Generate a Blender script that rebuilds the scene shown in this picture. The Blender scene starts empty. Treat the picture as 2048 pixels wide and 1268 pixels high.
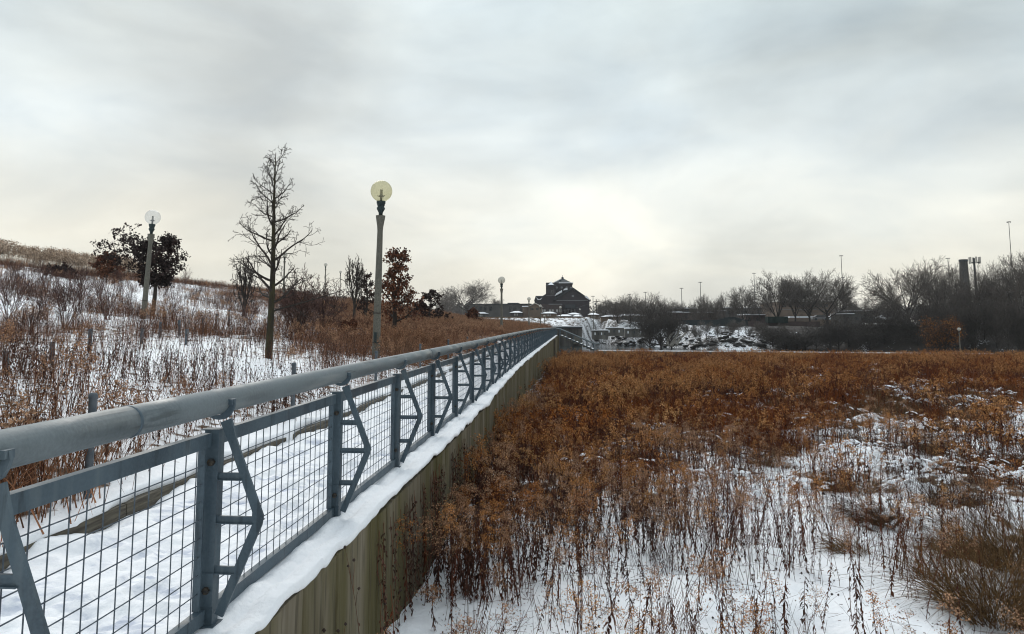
import bpy, math, random
import numpy as np
from mathutils import Vector, Matrix

# ------------------------------------------------------------------ camera, world, sun
F = 1450.0
PITCH = math.atan(145 / F)
YAW = math.atan(126 / F * math.cos(PITCH))
EYE = 1.5
scene = bpy.context.scene
cam_data = bpy.data.cameras.new("camera")
cam = bpy.data.objects.new("camera", cam_data)
scene.collection.objects.link(cam)
scene.camera = cam
cam.location = (0, 0, EYE)
cam.rotation_euler = (math.pi / 2 + PITCH, 0, YAW)
cam_data.sensor_width = 36
cam_data.lens = F / 2048 * 36
cam_data.shift_y = -134 / 2048
cam_data.clip_start = 0.05
cam_data.clip_end = 8000

SUN_EL, SUN_AZ = math.radians(38), math.radians(-25)      # azimuth from +Y towards +X
world = bpy.data.worlds.new("World")
scene.world = world
world.use_nodes = True
wn, wl = world.node_tree.nodes, world.node_tree.links
wn.clear()


def wnode(t, **kw):
    n = wn.new(t)
    for k, v in kw.items():
        setattr(n, k, v)
    return n


def build_world():
    out = wnode("ShaderNodeOutputWorld")
    nish = wnode("ShaderNodeTexSky", sky_type='NISHITA', sun_disc=False)
    nish.sun_elevation = SUN_EL
    nish.sun_rotation = SUN_AZ
    nish.air_density = 1.0
    nish.dust_density = 4.0
    bg1 = wnode("ShaderNodeBackground")
    bg1.inputs[1].default_value = 0.08
    wl.new(nish.outputs[0], bg1.inputs[0])
    tc = wnode("ShaderNodeTexCoord")
    sep = wnode("ShaderNodeSeparateXYZ")
    wl.new(tc.outputs['Generated'], sep.inputs[0])
    # elevation gradient of the cloud deck
    ramp = wnode("ShaderNodeValToRGB")
    cr = ramp.color_ramp
    cr.elements[0].position = 0.0
    cr.elements[0].color = (0.80, 0.77, 0.69, 1)
    cr.elements[1].position = 1.0
    cr.elements[1].color = (0.80, 0.88, 0.95, 1)
    for p, c in ((0.07, (0.80, 0.785, 0.70, 1)), (0.15, (0.75, 0.755, 0.70, 1)), (0.24, (0.635, 0.69, 0.70, 1)),
                 (0.40, (0.56, 0.64, 0.665, 1)), (0.6, (0.60, 0.68, 0.74, 1))):
        e = cr.elements.new(p)
        e.color = c
    wl.new(sep.outputs[2], ramp.inputs[0])
    # clouds: noise over the direction, stretched flat
    mp = wnode("ShaderNodeMapping")
    mp.inputs['Scale'].default_value = (1.0, 1.0, 2.5)
    mp.inputs['Location'].default_value = (3.1, 0.6, 0.35)
    wl.new(tc.outputs['Generated'], mp.inputs[0])
    n1 = wnode("ShaderNodeTexNoise")
    n1.inputs['Scale'].default_value = 2.3
    n1.inputs['Detail'].default_value = 6
    n1.inputs['Roughness'].default_value = 0.52
    n1.inputs['Distortion'].default_value = 0.25
    wl.new(mp.outputs[0], n1.inputs['Vector'])
    mr = wnode("ShaderNodeMapRange")
    mr.inputs[1].default_value = 0.36
    mr.inputs[2].default_value = 0.66
    mr.inputs[3].default_value = 0.84
    mr.inputs[4].default_value = 1.22
    wl.new(n1.outputs[0], mr.inputs[0])
    # broad brighter bank low in the west (left) and the paler break in the middle
    def blob(az, el, power, amount, prev):
        d = (math.sin(az) * math.cos(el), math.cos(az) * math.cos(el), math.sin(el))
        vm = wnode("ShaderNodeVectorMath", operation='DOT_PRODUCT')
        nrm = wnode("ShaderNodeVectorMath", operation='NORMALIZE')
        wl.new(tc.outputs['Generated'], nrm.inputs[0])
        wl.new(nrm.outputs[0], vm.inputs[0])
        vm.inputs[1].default_value = d
        mx = wnode("ShaderNodeMath", operation='MAXIMUM')
        mx.inputs[1].default_value = 0.0
        wl.new(vm.outputs['Value'], mx.inputs[0])
        pw = wnode("ShaderNodeMath", operation='POWER')
        pw.inputs[1].default_value = power
        wl.new(mx.outputs[0], pw.inputs[0])
        ml = wnode("ShaderNodeMath", operation='MULTIPLY_ADD')
        ml.inputs[1].default_value = amount
        wl.new(pw.outputs[0], ml.inputs[0])
        if prev is None:
            ml.inputs[2].default_value = 0.0
        else:
            wl.new(prev, ml.inputs[2])
        return ml.outputs[0]
    R = math.radians
    b = blob(R(-42), R(12), 60, 0.22, None)
    b = blob(R(2), R(18), 60, 0.06, b)
    b = blob(R(-28), R(20), 70, -0.10, b)
    b = blob(R(20), R(22), 40, -0.06, b)
    ad = wnode("ShaderNodeMath", operation='ADD')
    wl.new(mr.outputs[0], ad.inputs[0])
    wl.new(b, ad.inputs[1])
    n2 = wnode("ShaderNodeTexNoise")
    n2.inputs['Scale'].default_value = 4.2
    n2.inputs['Detail'].default_value = 7
    n2.inputs['Roughness'].default_value = 0.5
    n2.inputs['Distortion'].default_value = 0.5
    wl.new(mp.outputs[0], n2.inputs['Vector'])
    mr2 = wnode("ShaderNodeMapRange")
    mr2.inputs[1].default_value = 0.35
    mr2.inputs[2].default_value = 0.68
    wl.new(n2.outputs[0], mr2.inputs[0])
    tint = wnode("ShaderNodeMix", data_type='RGBA')
    tint.inputs[6].default_value = (0.885, 0.915, 0.94, 1)
    tint.inputs[7].default_value = (1.08, 1.07, 1.045, 1)
    wl.new(mr2.outputs[0], tint.inputs[0])
    tm = wnode("ShaderNodeVectorMath", operation='MULTIPLY')
    wl.new(ramp.outputs[0], tm.inputs[0])
    wl.new(tint.outputs[2], tm.inputs[1])
    mul = wnode("ShaderNodeVectorMath", operation='SCALE')
    wl.new(tm.outputs[0], mul.inputs[0])
    wl.new(ad.outputs[0], mul.inputs['Scale'])
    bg2 = wnode("ShaderNodeBackground")
    bg2.inputs[1].default_value = 1.0
    wl.new(mul.outputs[0], bg2.inputs[0])
    mix = wnode("ShaderNodeMixShader")
    mix.inputs[0].default_value = 0.93
    wl.new(bg1.outputs[0], mix.inputs[1])
    wl.new(bg2.outputs[0], mix.inputs[2])
    wl.new(mix.outputs[0], out.inputs[0])


build_world()
sun_data = bpy.data.lights.new("sun", 'SUN')
sun_data.energy = 1.45
sun_data.angle = math.radians(30)
sun_data.color = (1.0, 0.96, 0.9)
sun = bpy.data.objects.new("sun", sun_data)
scene.collection.objects.link(sun)
sd = Vector((math.sin(SUN_AZ) * math.cos(SUN_EL), math.cos(SUN_AZ) * math.cos(SUN_EL), math.sin(SUN_EL)))
sun.rotation_euler = sd.to_track_quat('Z', 'Y').to_euler()
vs = scene.view_settings
vs.view_transform = 'Standard'
vs.look = 'None'
vs.exposure = 0.14
vs.gamma = 1.0
scene.cycles.max_bounces = 5
scene.cycles.diffuse_bounces = 2
scene.cycles.glossy_bounces = 2
scene.cycles.transparent_max_bounces = 8
scene.cycles.filter_width = 1.1
try:
    scene.cycles.use_denoising = True
    scene.cycles.denoising_prefilter = 'ACCURATE'
except Exception:
    pass

# ------------------------------------------------------------------ geometry helpers
COL = scene.collection
RND = random.Random(7)
NPR = np.random.RandomState(11)


def ray(x, y):
    """Direction through photo pixel (x, y), scaled to one metre along +Y."""
    ct, st = math.cos(PITCH), math.sin(PITCH)
    cx, cy = (x - 1024) / F, -(y - 500) / F
    vy, vz = ct - cy * st, st + cy * ct
    c, s = math.cos(YAW), math.sin(YAW)
    X, Y = c * cx - s * vy, s * cx + c * vy
    return X / Y, vz / Y


def at(x, y, Y):
    rx, rz = ray(x, y)
    return Vector((rx * Y, Y, EYE + rz * Y))


def smooth(a, b, x):
    t = np.clip((np.asarray(x, float) - a) / (b - a), 0, 1)
    return t * t * (3 - 2 * t)


_perm = np.random.RandomState(5).rand(512, 512)


def vnoise(x, y):
    x = np.asarray(x, float)
    y = np.asarray(y, float)
    xi, yi = np.floor(x).astype(int), np.floor(y).astype(int)
    fx, fy = x - xi, y - yi
    fx, fy = fx * fx * (3 - 2 * fx), fy * fy * (3 - 2 * fy)
    g = lambda i, j: _perm[i & 511, j & 511]
    a = g(xi, yi) * (1 - fx) + g(xi + 1, yi) * fx
    b = g(xi, yi + 1) * (1 - fx) + g(xi + 1, yi + 1) * fx
    return (a * (1 - fy) + b * fy) * 2 - 1


def fbm(x, y, s=1.0, o=4, seed=0.0, gain=0.5):
    x = np.asarray(x, float) / s + seed * 17.3
    y = np.asarray(y, float) / s + seed * 9.1
    v, a = 0.0, 1.0
    for _ in range(o):
        v = v + a * vnoise(x, y)
        x, y, a = x * 2.03 + 5.2, y * 2.03 + 1.7, a * gain
    return v


def tag(o, label=None, cat=None, group=None, kind=None):
    if label:
        o["label"] = label
    if cat:
        o["category"] = cat
    if group:
        o["group"] = group
    if kind:
        o["kind"] = kind
    return o


def empty(name, loc, label, cat, group=None, rz=0.0):
    o = bpy.data.objects.new(name, None)
    COL.objects.link(o)
    o.location = loc
    o.rotation_euler = (0, 0, rz)
    o.empty_display_size = 0.2
    return tag(o, label, cat, group)


def np_mesh(name, V, Fc, mats, smooth_shade=False, mi=None, attrs=None):
    """V (n,3); Fc list of arrays (m,k) of one polygon size each."""
    me = bpy.data.meshes.new(name)
    V = np.asarray(V, np.float32)
    me.vertices.add(len(V))
    me.vertices.foreach_set("co", V.ravel())
    sizes = np.concatenate([np.full(len(f), f.shape[1], np.int32) for f in Fc])
    idx = np.concatenate([f.ravel() for f in Fc]).astype(np.int32)
    me.loops.add(len(idx))
    me.loops.foreach_set("vertex_index", idx)
    me.polygons.add(len(sizes))
    st = np.concatenate([[0], np.cumsum(sizes)[:-1]]).astype(np.int32)
    me.polygons.foreach_set("loop_start", st)
    me.polygons.foreach_set("loop_total", sizes)
    if mi is not None:
        me.polygons.foreach_set("material_index", np.asarray(mi, np.int32))
    me.polygons.foreach_set("use_smooth", np.full(len(sizes), smooth_shade, bool))
    for m in (mats if isinstance(mats, (list, tuple)) else [mats]):
        me.materials.append(m)
    if attrs:
        for k, a in attrs.items():
            at_ = me.attributes.new(k, 'FLOAT', 'POINT')
            at_.data.foreach_set("value", np.asarray(a, np.float32).ravel())
    me.update(calc_edges=True)
    return me


class MB:
    """Collects simple shapes into one mesh."""

    def __init__(self):
        self.v, self.f, self.m, self.n = [], [], [], 0

    def add(self, verts, faces, m=0):
        n = self.n
        self.v.extend(verts)
        self.n += len(verts)
        for f in faces:
            self.f.append(tuple(i + n for i in f))
            self.m.append(m)

    def box(self, x0, x1, y0, y1, z0, z1, m=0, M=None):
        vs_ = [(x, y, z) for z in (z0, z1) for y in (y0, y1) for x in (x0, x1)]
        if M is not None:
            vs_ = [tuple(M @ Vector(v)) for v in vs_]
        self.add(vs_, [(0, 2, 3, 1), (4, 5, 7, 6), (0, 1, 5, 4), (1, 3, 7, 5), (3, 2, 6, 7), (2, 0, 4, 6)], m)

    def tube(self, pts, rs, n=3, m=0, cap=True):
        pts = [Vector(p) for p in pts]
        if not isinstance(rs, (list, tuple)):
            rs = [rs] * len(pts)
        vs_ = []
        for i, p in enumerate(pts):
            d = (pts[min(i + 1, len(pts) - 1)] - pts[max(i - 1, 0)])
            if d.length < 1e-9:
                d = Vector((0, 0, 1))
            d.normalize()
            a = d.cross(Vector((0, 0, 1)) if abs(d.z) < 0.95 else Vector((1, 0, 0))).normalized()
            b = d.cross(a)
            for k in range(n):
                t = 2 * math.pi * k / n
                vs_.append(tuple(p + (a * math.cos(t) + b * math.sin(t)) * rs[i]))
        fs = []
        for i in range(len(pts) - 1):
            for k in range(n):
                k2 = (k + 1) % n
                fs.append((i * n + k, i * n + k2, (i + 1) * n + k2, (i + 1) * n + k))
        if cap:
            fs.append(tuple(range(n))[::-1])
            fs.append(tuple(range((len(pts) - 1) * n, len(pts) * n)))
        self.add(vs_, fs, m)

    def ribbon(self, pts, ws, side, m=0):
        side = Vector(side)
        vs_ = []
        for p, w in zip(pts, ws):
            p = Vector(p)
            vs_.append(tuple(p - side * (w / 2)))
            vs_.append(tuple(p + side * (w / 2)))
        self.add(vs_, [(2 * i, 2 * i + 1, 2 * i + 3, 2 * i + 2) for i in range(len(pts) - 1)], m)

    def quad(self, c, u, v, m=0):
        c, u, v = Vector(c), Vector(u), Vector(v)
        self.add([tuple(c - u - v), tuple(c + u - v), tuple(c + u + v), tuple(c - u + v)], [(0, 1, 2, 3)], m)

    def lathe(self, prof, n=16, m=0, c=(0, 0, 0)):
        vs_ = []
        for r, z in prof:
            for k in range(n):
                t = 2 * math.pi * k / n
                vs_.append((c[0] + r * math.cos(t), c[1] + r * math.sin(t), c[2] + z))
        fs = []
        for i in range(len(prof) - 1):
            for k in range(n):
                k2 = (k + 1) % n
                fs.append((i * n + k, i * n + k2, (i + 1) * n + k2, (i + 1) * n + k))
        self.add(vs_, fs, m)

    def prism(self, poly, y0, y1, m=0, axis='y'):
        """poly of (x,z) extruded along y."""
        n = len(poly)
        vs_ = [(x, y0, z) for x, z in poly] + [(x, y1, z) for x, z in poly]
        fs = [tuple(range(n)), tuple(range(2 * n - 1, n - 1, -1))]
        for i in range(n):
            j = (i + 1) % n
            fs.append((i, i + n, j + n, j))
        self.add(vs_, fs, m)

    def mesh(self, name, mats, smooth_shade=False):
        me = bpy.data.meshes.new(name)
        me.from_pydata(self.v, [], self.f)
        for m in (mats if isinstance(mats, (list, tuple)) else [mats]):
            me.materials.append(m)
        me.polygons.foreach_set("material_index", self.m)
        me.polygons.foreach_set("use_smooth", [smooth_shade] * len(self.f))
        me.update()
        return me

    def build(self, name, mats, parent=None, smooth_shade=False, loc=None):
        o = bpy.data.objects.new(name, self.mesh(name, mats, smooth_shade))
        COL.objects.link(o)
        if parent:
            o.parent = parent
        if loc:
            o.location = loc
        return o


def put(name, mesh, parent=None, loc=(0, 0, 0), rot=(0, 0, 0), scl=(1, 1, 1)):
    o = bpy.data.objects.new(name, mesh)
    COL.objects.link(o)
    if parent:
        o.parent = parent
    o.location, o.rotation_euler, o.scale = loc, rot, scl
    return o


def copy_tree(o, parent=None, loc=None, rot=None, scl=None):
    c = o.copy()
    COL.objects.link(c)
    if parent:
        c.parent = parent
    if loc is not None:
        c.location = loc
    if rot is not None:
        c.rotation_euler = rot
    if scl is not None:
        c.scale = scl
    for ch in list(o.children):
        copy_tree(ch, c)
    return c


# ------------------------------------------------------------------ materials
def new_mat(name):
    m = bpy.data.materials.new(name)
    m.use_nodes = True
    nt = m.node_tree
    nt.nodes.clear()
    out = nt.nodes.new("ShaderNodeOutputMaterial")
    b = nt.nodes.new("ShaderNodeBsdfPrincipled")
    nt.links.new(b.outputs[0], out.inputs[0])
    return m, nt, b, out


def N(nt, t, **kw):
    n = nt.nodes.new(t)
    for k, v in kw.items():
        setattr(n, k, v)
    return n


def noise_fac(nt, scale, detail=3, vec=None, lo=0.35, hi=0.65, stretch=None, space='obj'):
    n = N(nt, "ShaderNodeTexNoise")
    n.inputs['Scale'].default_value = scale
    n.inputs['Detail'].default_value = detail
    if vec is None:
        if space == 'obj':
            vec = N(nt, "ShaderNodeTexCoord").outputs['Object']
        else:
            vec = N(nt, "ShaderNodeNewGeometry").outputs['Position']
    if stretch:
        mp = N(nt, "ShaderNodeMapping")
        mp.inputs['Scale'].default_value = stretch
        nt.links.new(vec, mp.inputs[0])
        vec = mp.outputs[0]
    nt.links.new(vec, n.inputs['Vector'])
    mr = N(nt, "ShaderNodeMapRange")
    mr.inputs[1].default_value = lo
    mr.inputs[2].default_value = hi
    nt.links.new(n.outputs[0], mr.inputs[0])
    return mr.outputs[0]


def mixc(nt, fac, a, b):
    m = N(nt, "ShaderNodeMix", data_type='RGBA')
    for i, v in ((6, a), (7, b)):
        if isinstance(v, tuple):
            m.inputs[i].default_value = (*v[:3], 1)
        else:
            nt.links.new(v, m.inputs[i])
    if isinstance(fac, (int, float)):
        m.inputs[0].default_value = fac
    else:
        nt.links.new(fac, m.inputs[0])
    return m.outputs[2]


def bump(nt, b, fac, strength, dist):
    bp = N(nt, "ShaderNodeBump")
    bp.inputs['Strength'].default_value = strength
    bp.inputs['Distance'].default_value = dist
    nt.links.new(fac, bp.inputs['Height'])
    nt.links.new(bp.outputs[0], b.inputs['Normal'])


def simple(name, c1, c2=None, scale=8.0, rough=0.8, metal=0.0, stretch=None, bmp=0.0, spec=0.3, space='obj', detail=4):
    m, nt, b, out = new_mat(name)
    b.inputs['Roughness'].default_value = rough
    b.inputs['Metallic'].default_value = metal
    b.inputs['Specular IOR Level'].default_value = spec
    if c2 is None:
        b.inputs['Base Color'].default_value = (*c1, 1)
    else:
        f = noise_fac(nt, scale, detail, stretch=stretch, space=space)
        nt.links.new(mixc(nt, f, c1, c2), b.inputs['Base Color'])
        if bmp:
            bump(nt, b, f, 0.6, bmp)
    return m


def plant_mat(name, c1, c2, c3, spread=0.2):
    """Dry plant tissue: tint differs from plant to plant and over the land."""
    m, nt, b, out = new_mat(name)
    b.inputs['Roughness'].default_value = 0.85
    b.inputs['Specular IOR Level'].default_value = 0.15
    oi = N(nt, "ShaderNodeObjectInfo")
    ge = N(nt, "ShaderNodeNewGeometry")
    f1 = noise_fac(nt, spread, 3, space='world')
    a = mixc(nt, oi.outputs['Random'], c1, c2)
    c = mixc(nt, f1, a, c3)
    # every blade and leaf has its own shade
    vr = N(nt, "ShaderNodeMapRange")
    vr.inputs[3].default_value = 0.3
    vr.inputs[4].default_value = 1.75
    nt.links.new(ge.outputs['Random Per Island'], vr.inputs[0])
    sc_ = N(nt, "ShaderNodeVectorMath", operation='SCALE')
    nt.links.new(c, sc_.inputs[0])
    nt.links.new(vr.outputs[0], sc_.inputs['Scale'])
    nt.links.new(sc_.outputs[0], b.inputs['Base Color'])
    return m


SNOW = (0.90, 0.91, 0.93)


def snow_mat(name, litter=(0.16, 0.10, 0.06), trampled=False):
    m, nt, b, out = new_mat(name)
    b.inputs['Roughness'].default_value = 0.75
    b.inputs['Specular IOR Level'].default_value = 0.25
    at_ = N(nt, "ShaderNodeAttribute", attribute_name="litter")
    nz = noise_fac(nt, 4.5, 6, lo=0.25, hi=0.75, space='world')
    # litter shows where the map says so, broken up by noise
    add = N(nt, "ShaderNodeMath", operation='ADD')
    nt.links.new(at_.outputs['Fac'], add.inputs[0])
    nt.links.new(nz, add.inputs[1])
    mr = N(nt, "ShaderNodeMapRange")
    mr.inputs[1].default_value = 0.92
    mr.inputs[2].default_value = 1.12
    nt.links.new(add.outputs[0], mr.inputs[0])
    ln = noise_fac(nt, 14, 4, space='world')
    lit = mixc(nt, ln, litter, tuple(v * 0.4 for v in litter))
    col = mixc(nt, mr.outputs[0], SNOW, lit)
    if trampled:
        # packed snow, footprint shade painted in blue-grey: the map is the walked strip
        t = noise_fac(nt, 2.6, 8, lo=0.44, hi=0.66, space='world')
        t2 = noise_fac(nt, 13, 4, lo=0.40, hi=0.62, space='world', stretch=(0.5, 1.4, 1))
        t12 = N(nt, "ShaderNodeMath", operation='MULTIPLY')
        nt.links.new(t, t12.inputs[0])
        nt.links.new(t2, t12.inputs[1])
        ml = N(nt, "ShaderNodeMath", operation='MULTIPLY')
        nt.links.new(t12.outputs[0], ml.inputs[0])
        nt.links.new(at_.outputs['Fac'], ml.inputs[1])
        col = mixc(nt, ml.outputs[0], SNOW, (0.40, 0.45, 0.57))
    nt.links.new(col, b.inputs['Base Color'])
    bf = noise_fac(nt, 16, 5, lo=0.2, hi=0.8, space='world')
    bump(nt, b, bf, 0.35, 0.03)
    return m


M_SNOW = snow_mat("snow")
M_SNOWPATH = snow_mat("trampled_snow", trampled=True)
M_SNOWBANK = snow_mat("bank_snow", litter=(0.055, 0.045, 0.038))
M_SNOWPLAIN = simple("settled_snow", SNOW, (0.84, 0.86, 0.9), 6, 0.8, bmp=0.01)
def metal_mat(name, c1, c2, light, streak, rough=0.5, sscale=3.0):
    """Weathered galvanised coating: cloudy patches, fine speckle, pale runs and dark scuffs."""
    m, nt, b, out = new_mat(name)
    b.inputs['Specular IOR Level'].default_value = 0.45
    big = noise_fac(nt, 3.0, 5, space='world', lo=0.38, hi=0.62)
    fine = noise_fac(nt, 70, 3, space='world', lo=0.3, hi=0.7)
    run = noise_fac(nt, sscale, 6, space='world', stretch=streak, lo=0.56, hi=0.70)
    dark = noise_fac(nt, sscale * 1.7, 7, space='world', stretch=streak, lo=0.60, hi=0.66)
    col = mixc(nt, big, c1, c2)
    def part(f, k):
        q = N(nt, "ShaderNodeMath", operation='MULTIPLY')
        q.inputs[1].default_value = k
        nt.links.new(f, q.inputs[0])
        return q.outputs[0]
    col = mixc(nt, part(fine, 0.35), col, tuple(v * 1.45 for v in c2))
    col = mixc(nt, part(run, 0.6), col, light)
    col = mixc(nt, part(dark, 0.55), col, tuple(v * 0.5 for v in c1))
    nt.links.new(col, b.inputs['Base Color'])
    rr = N(nt, "ShaderNodeMapRange")
    rr.inputs[3].default_value = rough - 0.12
    rr.inputs[4].default_value = rough + 0.2
    nt.links.new(big, rr.inputs[0])
    nt.links.new(rr.outputs[0], b.inputs['Roughness'])
    bump(nt, b, fine, 0.25, 0.002)
    return m


M_GALV = metal_mat("galvanised_paint", (0.030, 0.050, 0.067), (0.064, 0.093, 0.115), (0.13, 0.16, 0.175), (3.0, 3.0, 0.25))
M_PIPE = metal_mat("weathered_pipe", (0.075, 0.095, 0.105), (0.135, 0.16, 0.17), (0.24, 0.26, 0.26), (3.0, 0.22, 3.0), 0.5, 4.0)
M_BOLT = simple("dark_bolt", (0.03, 0.035, 0.04), (0.09, 0.07, 0.05), 60, 0.5, 0.6)
M_WIRE = simple("mesh_wire", (0.05, 0.065, 0.085), (0.10, 0.12, 0.14), 30, 0.5, 0.0)
M_CONC = simple("aggregate_concrete", (0.165, 0.158, 0.13), (0.10, 0.095, 0.08), 30, 0.9, bmp=0.004)
M_LAMPTOP = simple("dark_green_iron", (0.02, 0.035, 0.038), (0.035, 0.05, 0.05), 20, 0.5, 0.2)
M_POSTGREY = simple("grey_post_paint", (0.06, 0.08, 0.095), (0.12, 0.135, 0.15), 12, 0.6, 0.2)
M_TIMBER = simple("wet_timber", (0.13, 0.115, 0.085), (0.06, 0.05, 0.04), 6, 0.85, stretch=(8, 0.5, 8), bmp=0.006)
M_BARK = simple("dark_bark", (0.028, 0.023, 0.020), (0.055, 0.045, 0.038), 12, 0.95, stretch=(1, 1, 0.3), bmp=0.01)
M_BARKMOSS = simple("mossy_bark", (0.055, 0.048, 0.024), (0.025, 0.021, 0.018), 9, 0.95, stretch=(1, 1, 0.3), bmp=0.01)
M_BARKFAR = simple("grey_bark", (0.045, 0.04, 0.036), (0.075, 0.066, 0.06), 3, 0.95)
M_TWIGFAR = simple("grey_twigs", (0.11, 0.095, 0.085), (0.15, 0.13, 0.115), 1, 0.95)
M_OAKLEAF = plant_mat("withered_oak_leaf", (0.035, 0.022, 0.020), (0.065, 0.032, 0.024), (0.03, 0.023, 0.022), 1.2)
M_OAKLEAFRED = plant_mat("russet_oak_leaf", (0.11, 0.042, 0.024), (0.07, 0.028, 0.018), (0.15, 0.065, 0.035), 1.2)

# plants
M_STRAW = plant_mat("dry_straw", (0.25, 0.145, 0.085), (0.16, 0.082, 0.048), (0.21, 0.09, 0.045))
M_STRAWL = plant_mat("bleached_stalks", (0.25, 0.155, 0.105), (0.15, 0.082, 0.055), (0.21, 0.10, 0.06))
M_RUST = plant_mat("rust_stems", (0.17, 0.042, 0.007), (0.27, 0.082, 0.014), (0.085, 0.020, 0.005))
M_STEM = plant_mat("brown_stems", (0.085, 0.028, 0.015), (0.125, 0.046, 0.022), (0.055, 0.026, 0.018))
M_LEAF = plant_mat("withered_leaves", (0.065, 0.032, 0.024), (0.11, 0.052, 0.034), (0.04, 0.024, 0.02))
M_LEAFR = plant_mat("red_brown_leaves", (0.062, 0.017, 0.008), (0.11, 0.030, 0.010), (0.036, 0.014, 0.009))
M_PLUME = plant_mat("seed_plume", (0.36, 0.125, 0.026), (0.18, 0.052, 0.010), (0.50, 0.27, 0.11), 0.35)
M_PLUMENEAR = plant_mat("pale_seed_plume", (0.33, 0.185, 0.105), (0.24, 0.115, 0.058), (0.40, 0.24, 0.145))
M_HEAD = simple("seed_head", (0.03, 0.02, 0.016), (0.06, 0.04, 0.03), 40, 0.95)
M_TUSS = plant_mat("matted_grass", (0.12, 0.068, 0.03), (0.20, 0.12, 0.05), (0.07, 0.042, 0.024))
M_TUSSD = plant_mat("olive_grass", (0.11, 0.060, 0.024), (0.18, 0.105, 0.042), (0.060, 0.036, 0.020))
M_REED = plant_mat("pale_reed", (0.62, 0.50, 0.40), (0.52, 0.40, 0.30), (0.46, 0.35, 0.26))
M_TWIG = plant_mat("shrub_twigs", (0.085, 0.05, 0.042), (0.13, 0.08, 0.065), (0.07, 0.04, 0.035))


def wall_mat():
    m, nt, b, out = new_mat("algae_stained_timber")
    b.inputs['Roughness'].default_value = 0.9
    b.inputs['Specular IOR Level'].default_value = 0.15
    oi = N(nt, "ShaderNodeObjectInfo")
    grain = noise_fac(nt, 3.0, 8, stretch=(6, 6, 0.35), space='world')
    alg = noise_fac(nt, 1.6, 5, lo=0.38, hi=0.62, stretch=(1.4, 1.4, 0.3), space='world')
    streak = noise_fac(nt, 5.0, 6, lo=0.55, hi=0.66, stretch=(3, 3, 0.25), space='world')
    base = mixc(nt, oi.outputs['Random'], (0.20, 0.172, 0.122), (0.105, 0.088, 0.060))
    gm = N(nt, "ShaderNodeMath", operation='MULTIPLY')
    gm.inputs[1].default_value = 0.55
    nt.links.new(grain, gm.inputs[0])
    base = mixc(nt, gm.outputs[0], base, (0.24, 0.21, 0.16))
    a = N(nt, "ShaderNodeMath", operation='MULTIPLY')
    a.inputs[1].default_value = 0.8
    nt.links.new(alg, a.inputs[0])
    base = mixc(nt, a.outputs[0], base, (0.085, 0.074, 0.025))
    s = N(nt, "ShaderNodeMath", operation='MULTIPLY')
    s.inputs[1].default_value = 0.65
    nt.links.new(streak, s.inputs[0])
    base = mixc(nt, s.outputs[0], base, (0.055, 0.045, 0.03))
    nt.links.new(base, b.inputs['Base Color'])
    bump(nt, b, grain, 0.5, 0.008)
    return m


M_WALL = wall_mat()


def globe_mat(name, tint, body, fac=0.35):
    m = bpy.data.materials.new(name)
    m.use_nodes = True
    nt = m.node_tree
    nt.nodes.clear()
    out = N(nt, "ShaderNodeOutputMaterial")
    tr = N(nt, "ShaderNodeBsdfTransparent")
    tr.inputs[0].default_value = (*tint, 1)
    df = N(nt, "ShaderNodeBsdfTranslucent")
    df.inputs[0].default_value = (*body, 1)
    d2 = N(nt, "ShaderNodeBsdfDiffuse")
    d2.inputs[0].default_value = (*body, 1)
    dm = N(nt, "ShaderNodeMixShader")
    nt.links.new(df.outputs[0], dm.inputs[1])
    nt.links.new(d2.outputs[0], dm.inputs[2])
    lw = N(nt, "ShaderNodeLayerWeight")
    lw.inputs[0].default_value = 0.25
    mr = N(nt, "ShaderNodeMapRange")
    mr.inputs[1].default_value = 0.35
    mr.inputs[2].default_value = 1.0
    mr.inputs[3].default_value = fac
    mr.inputs[4].default_value = min(1, fac + 0.10)
    nt.links.new(lw.outputs['Facing'], mr.inputs[0])
    m1 = N(nt, "ShaderNodeMixShader")
    nt.links.new(mr.outputs[0], m1.inputs[0])
    nt.links.new(tr.outputs[0], m1.inputs[1])
    nt.links.new(dm.outputs[0], m1.inputs[2])
    gl = N(nt, "ShaderNodeBsdfGlossy")
    gl.inputs['Roughness'].default_value = 0.08
    fr = N(nt, "ShaderNodeMapRange")
    fr.inputs[1].default_value = 0.3
    fr.inputs[3].default_value = 0.03
    fr.inputs[4].default_value = 0.22
    nt.links.new(lw.outputs['Facing'], fr.inputs[0])
    m2 = N(nt, "ShaderNodeMixShader")
    nt.links.new(fr.outputs[0], m2.inputs[0])
    nt.links.new(m1.outputs[0], m2.inputs[1])
    nt.links.new(gl.outputs[0], m2.inputs[2])
    nt.links.new(m2.outputs[0], out.inputs[0])
    return m


M_GLOBEY = globe_mat("yellowed_globe", (0.87, 0.855, 0.72), (0.56, 0.535, 0.38), 0.28)
M_GLOBE = globe_mat("clear_globe", (0.93, 0.94, 0.945), (0.68, 0.70, 0.71), 0.2)
M_GLOBEFAR = globe_mat("frosted_globe", (0.9, 0.9, 0.88), (0.62, 0.61, 0.56), 0.6)

# ------------------------------------------------------------------ land forms
FX = lambda Y: np.interp(Y, [0, 4, 6, 9.5, 14, 21, 31, 42, 80], [-1.80, -1.82, -1.84, -1.87, -1.90, -2.04, -2.15, -2.19, -2.12])
WX = lambda Y: np.interp(Y, [-5, 10, 14, 19, 28, 43, 80], [-1.6, -1.6, -1.64, -1.79, -1.92, -1.98, -1.93])
PZ = lambda Y: np.interp(Y, [0, 45, 80], [0, 0, 0.12])              # path level
FS = lambda Y: np.interp(Y, [0, 45, 80], [1, 1, 0.70])              # railing height factor
KX = lambda Y: -3.57 - 0.42 * (1 - np.exp(-np.maximum(np.asarray(Y, float), -5) / 14.0))    # kerb line


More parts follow.
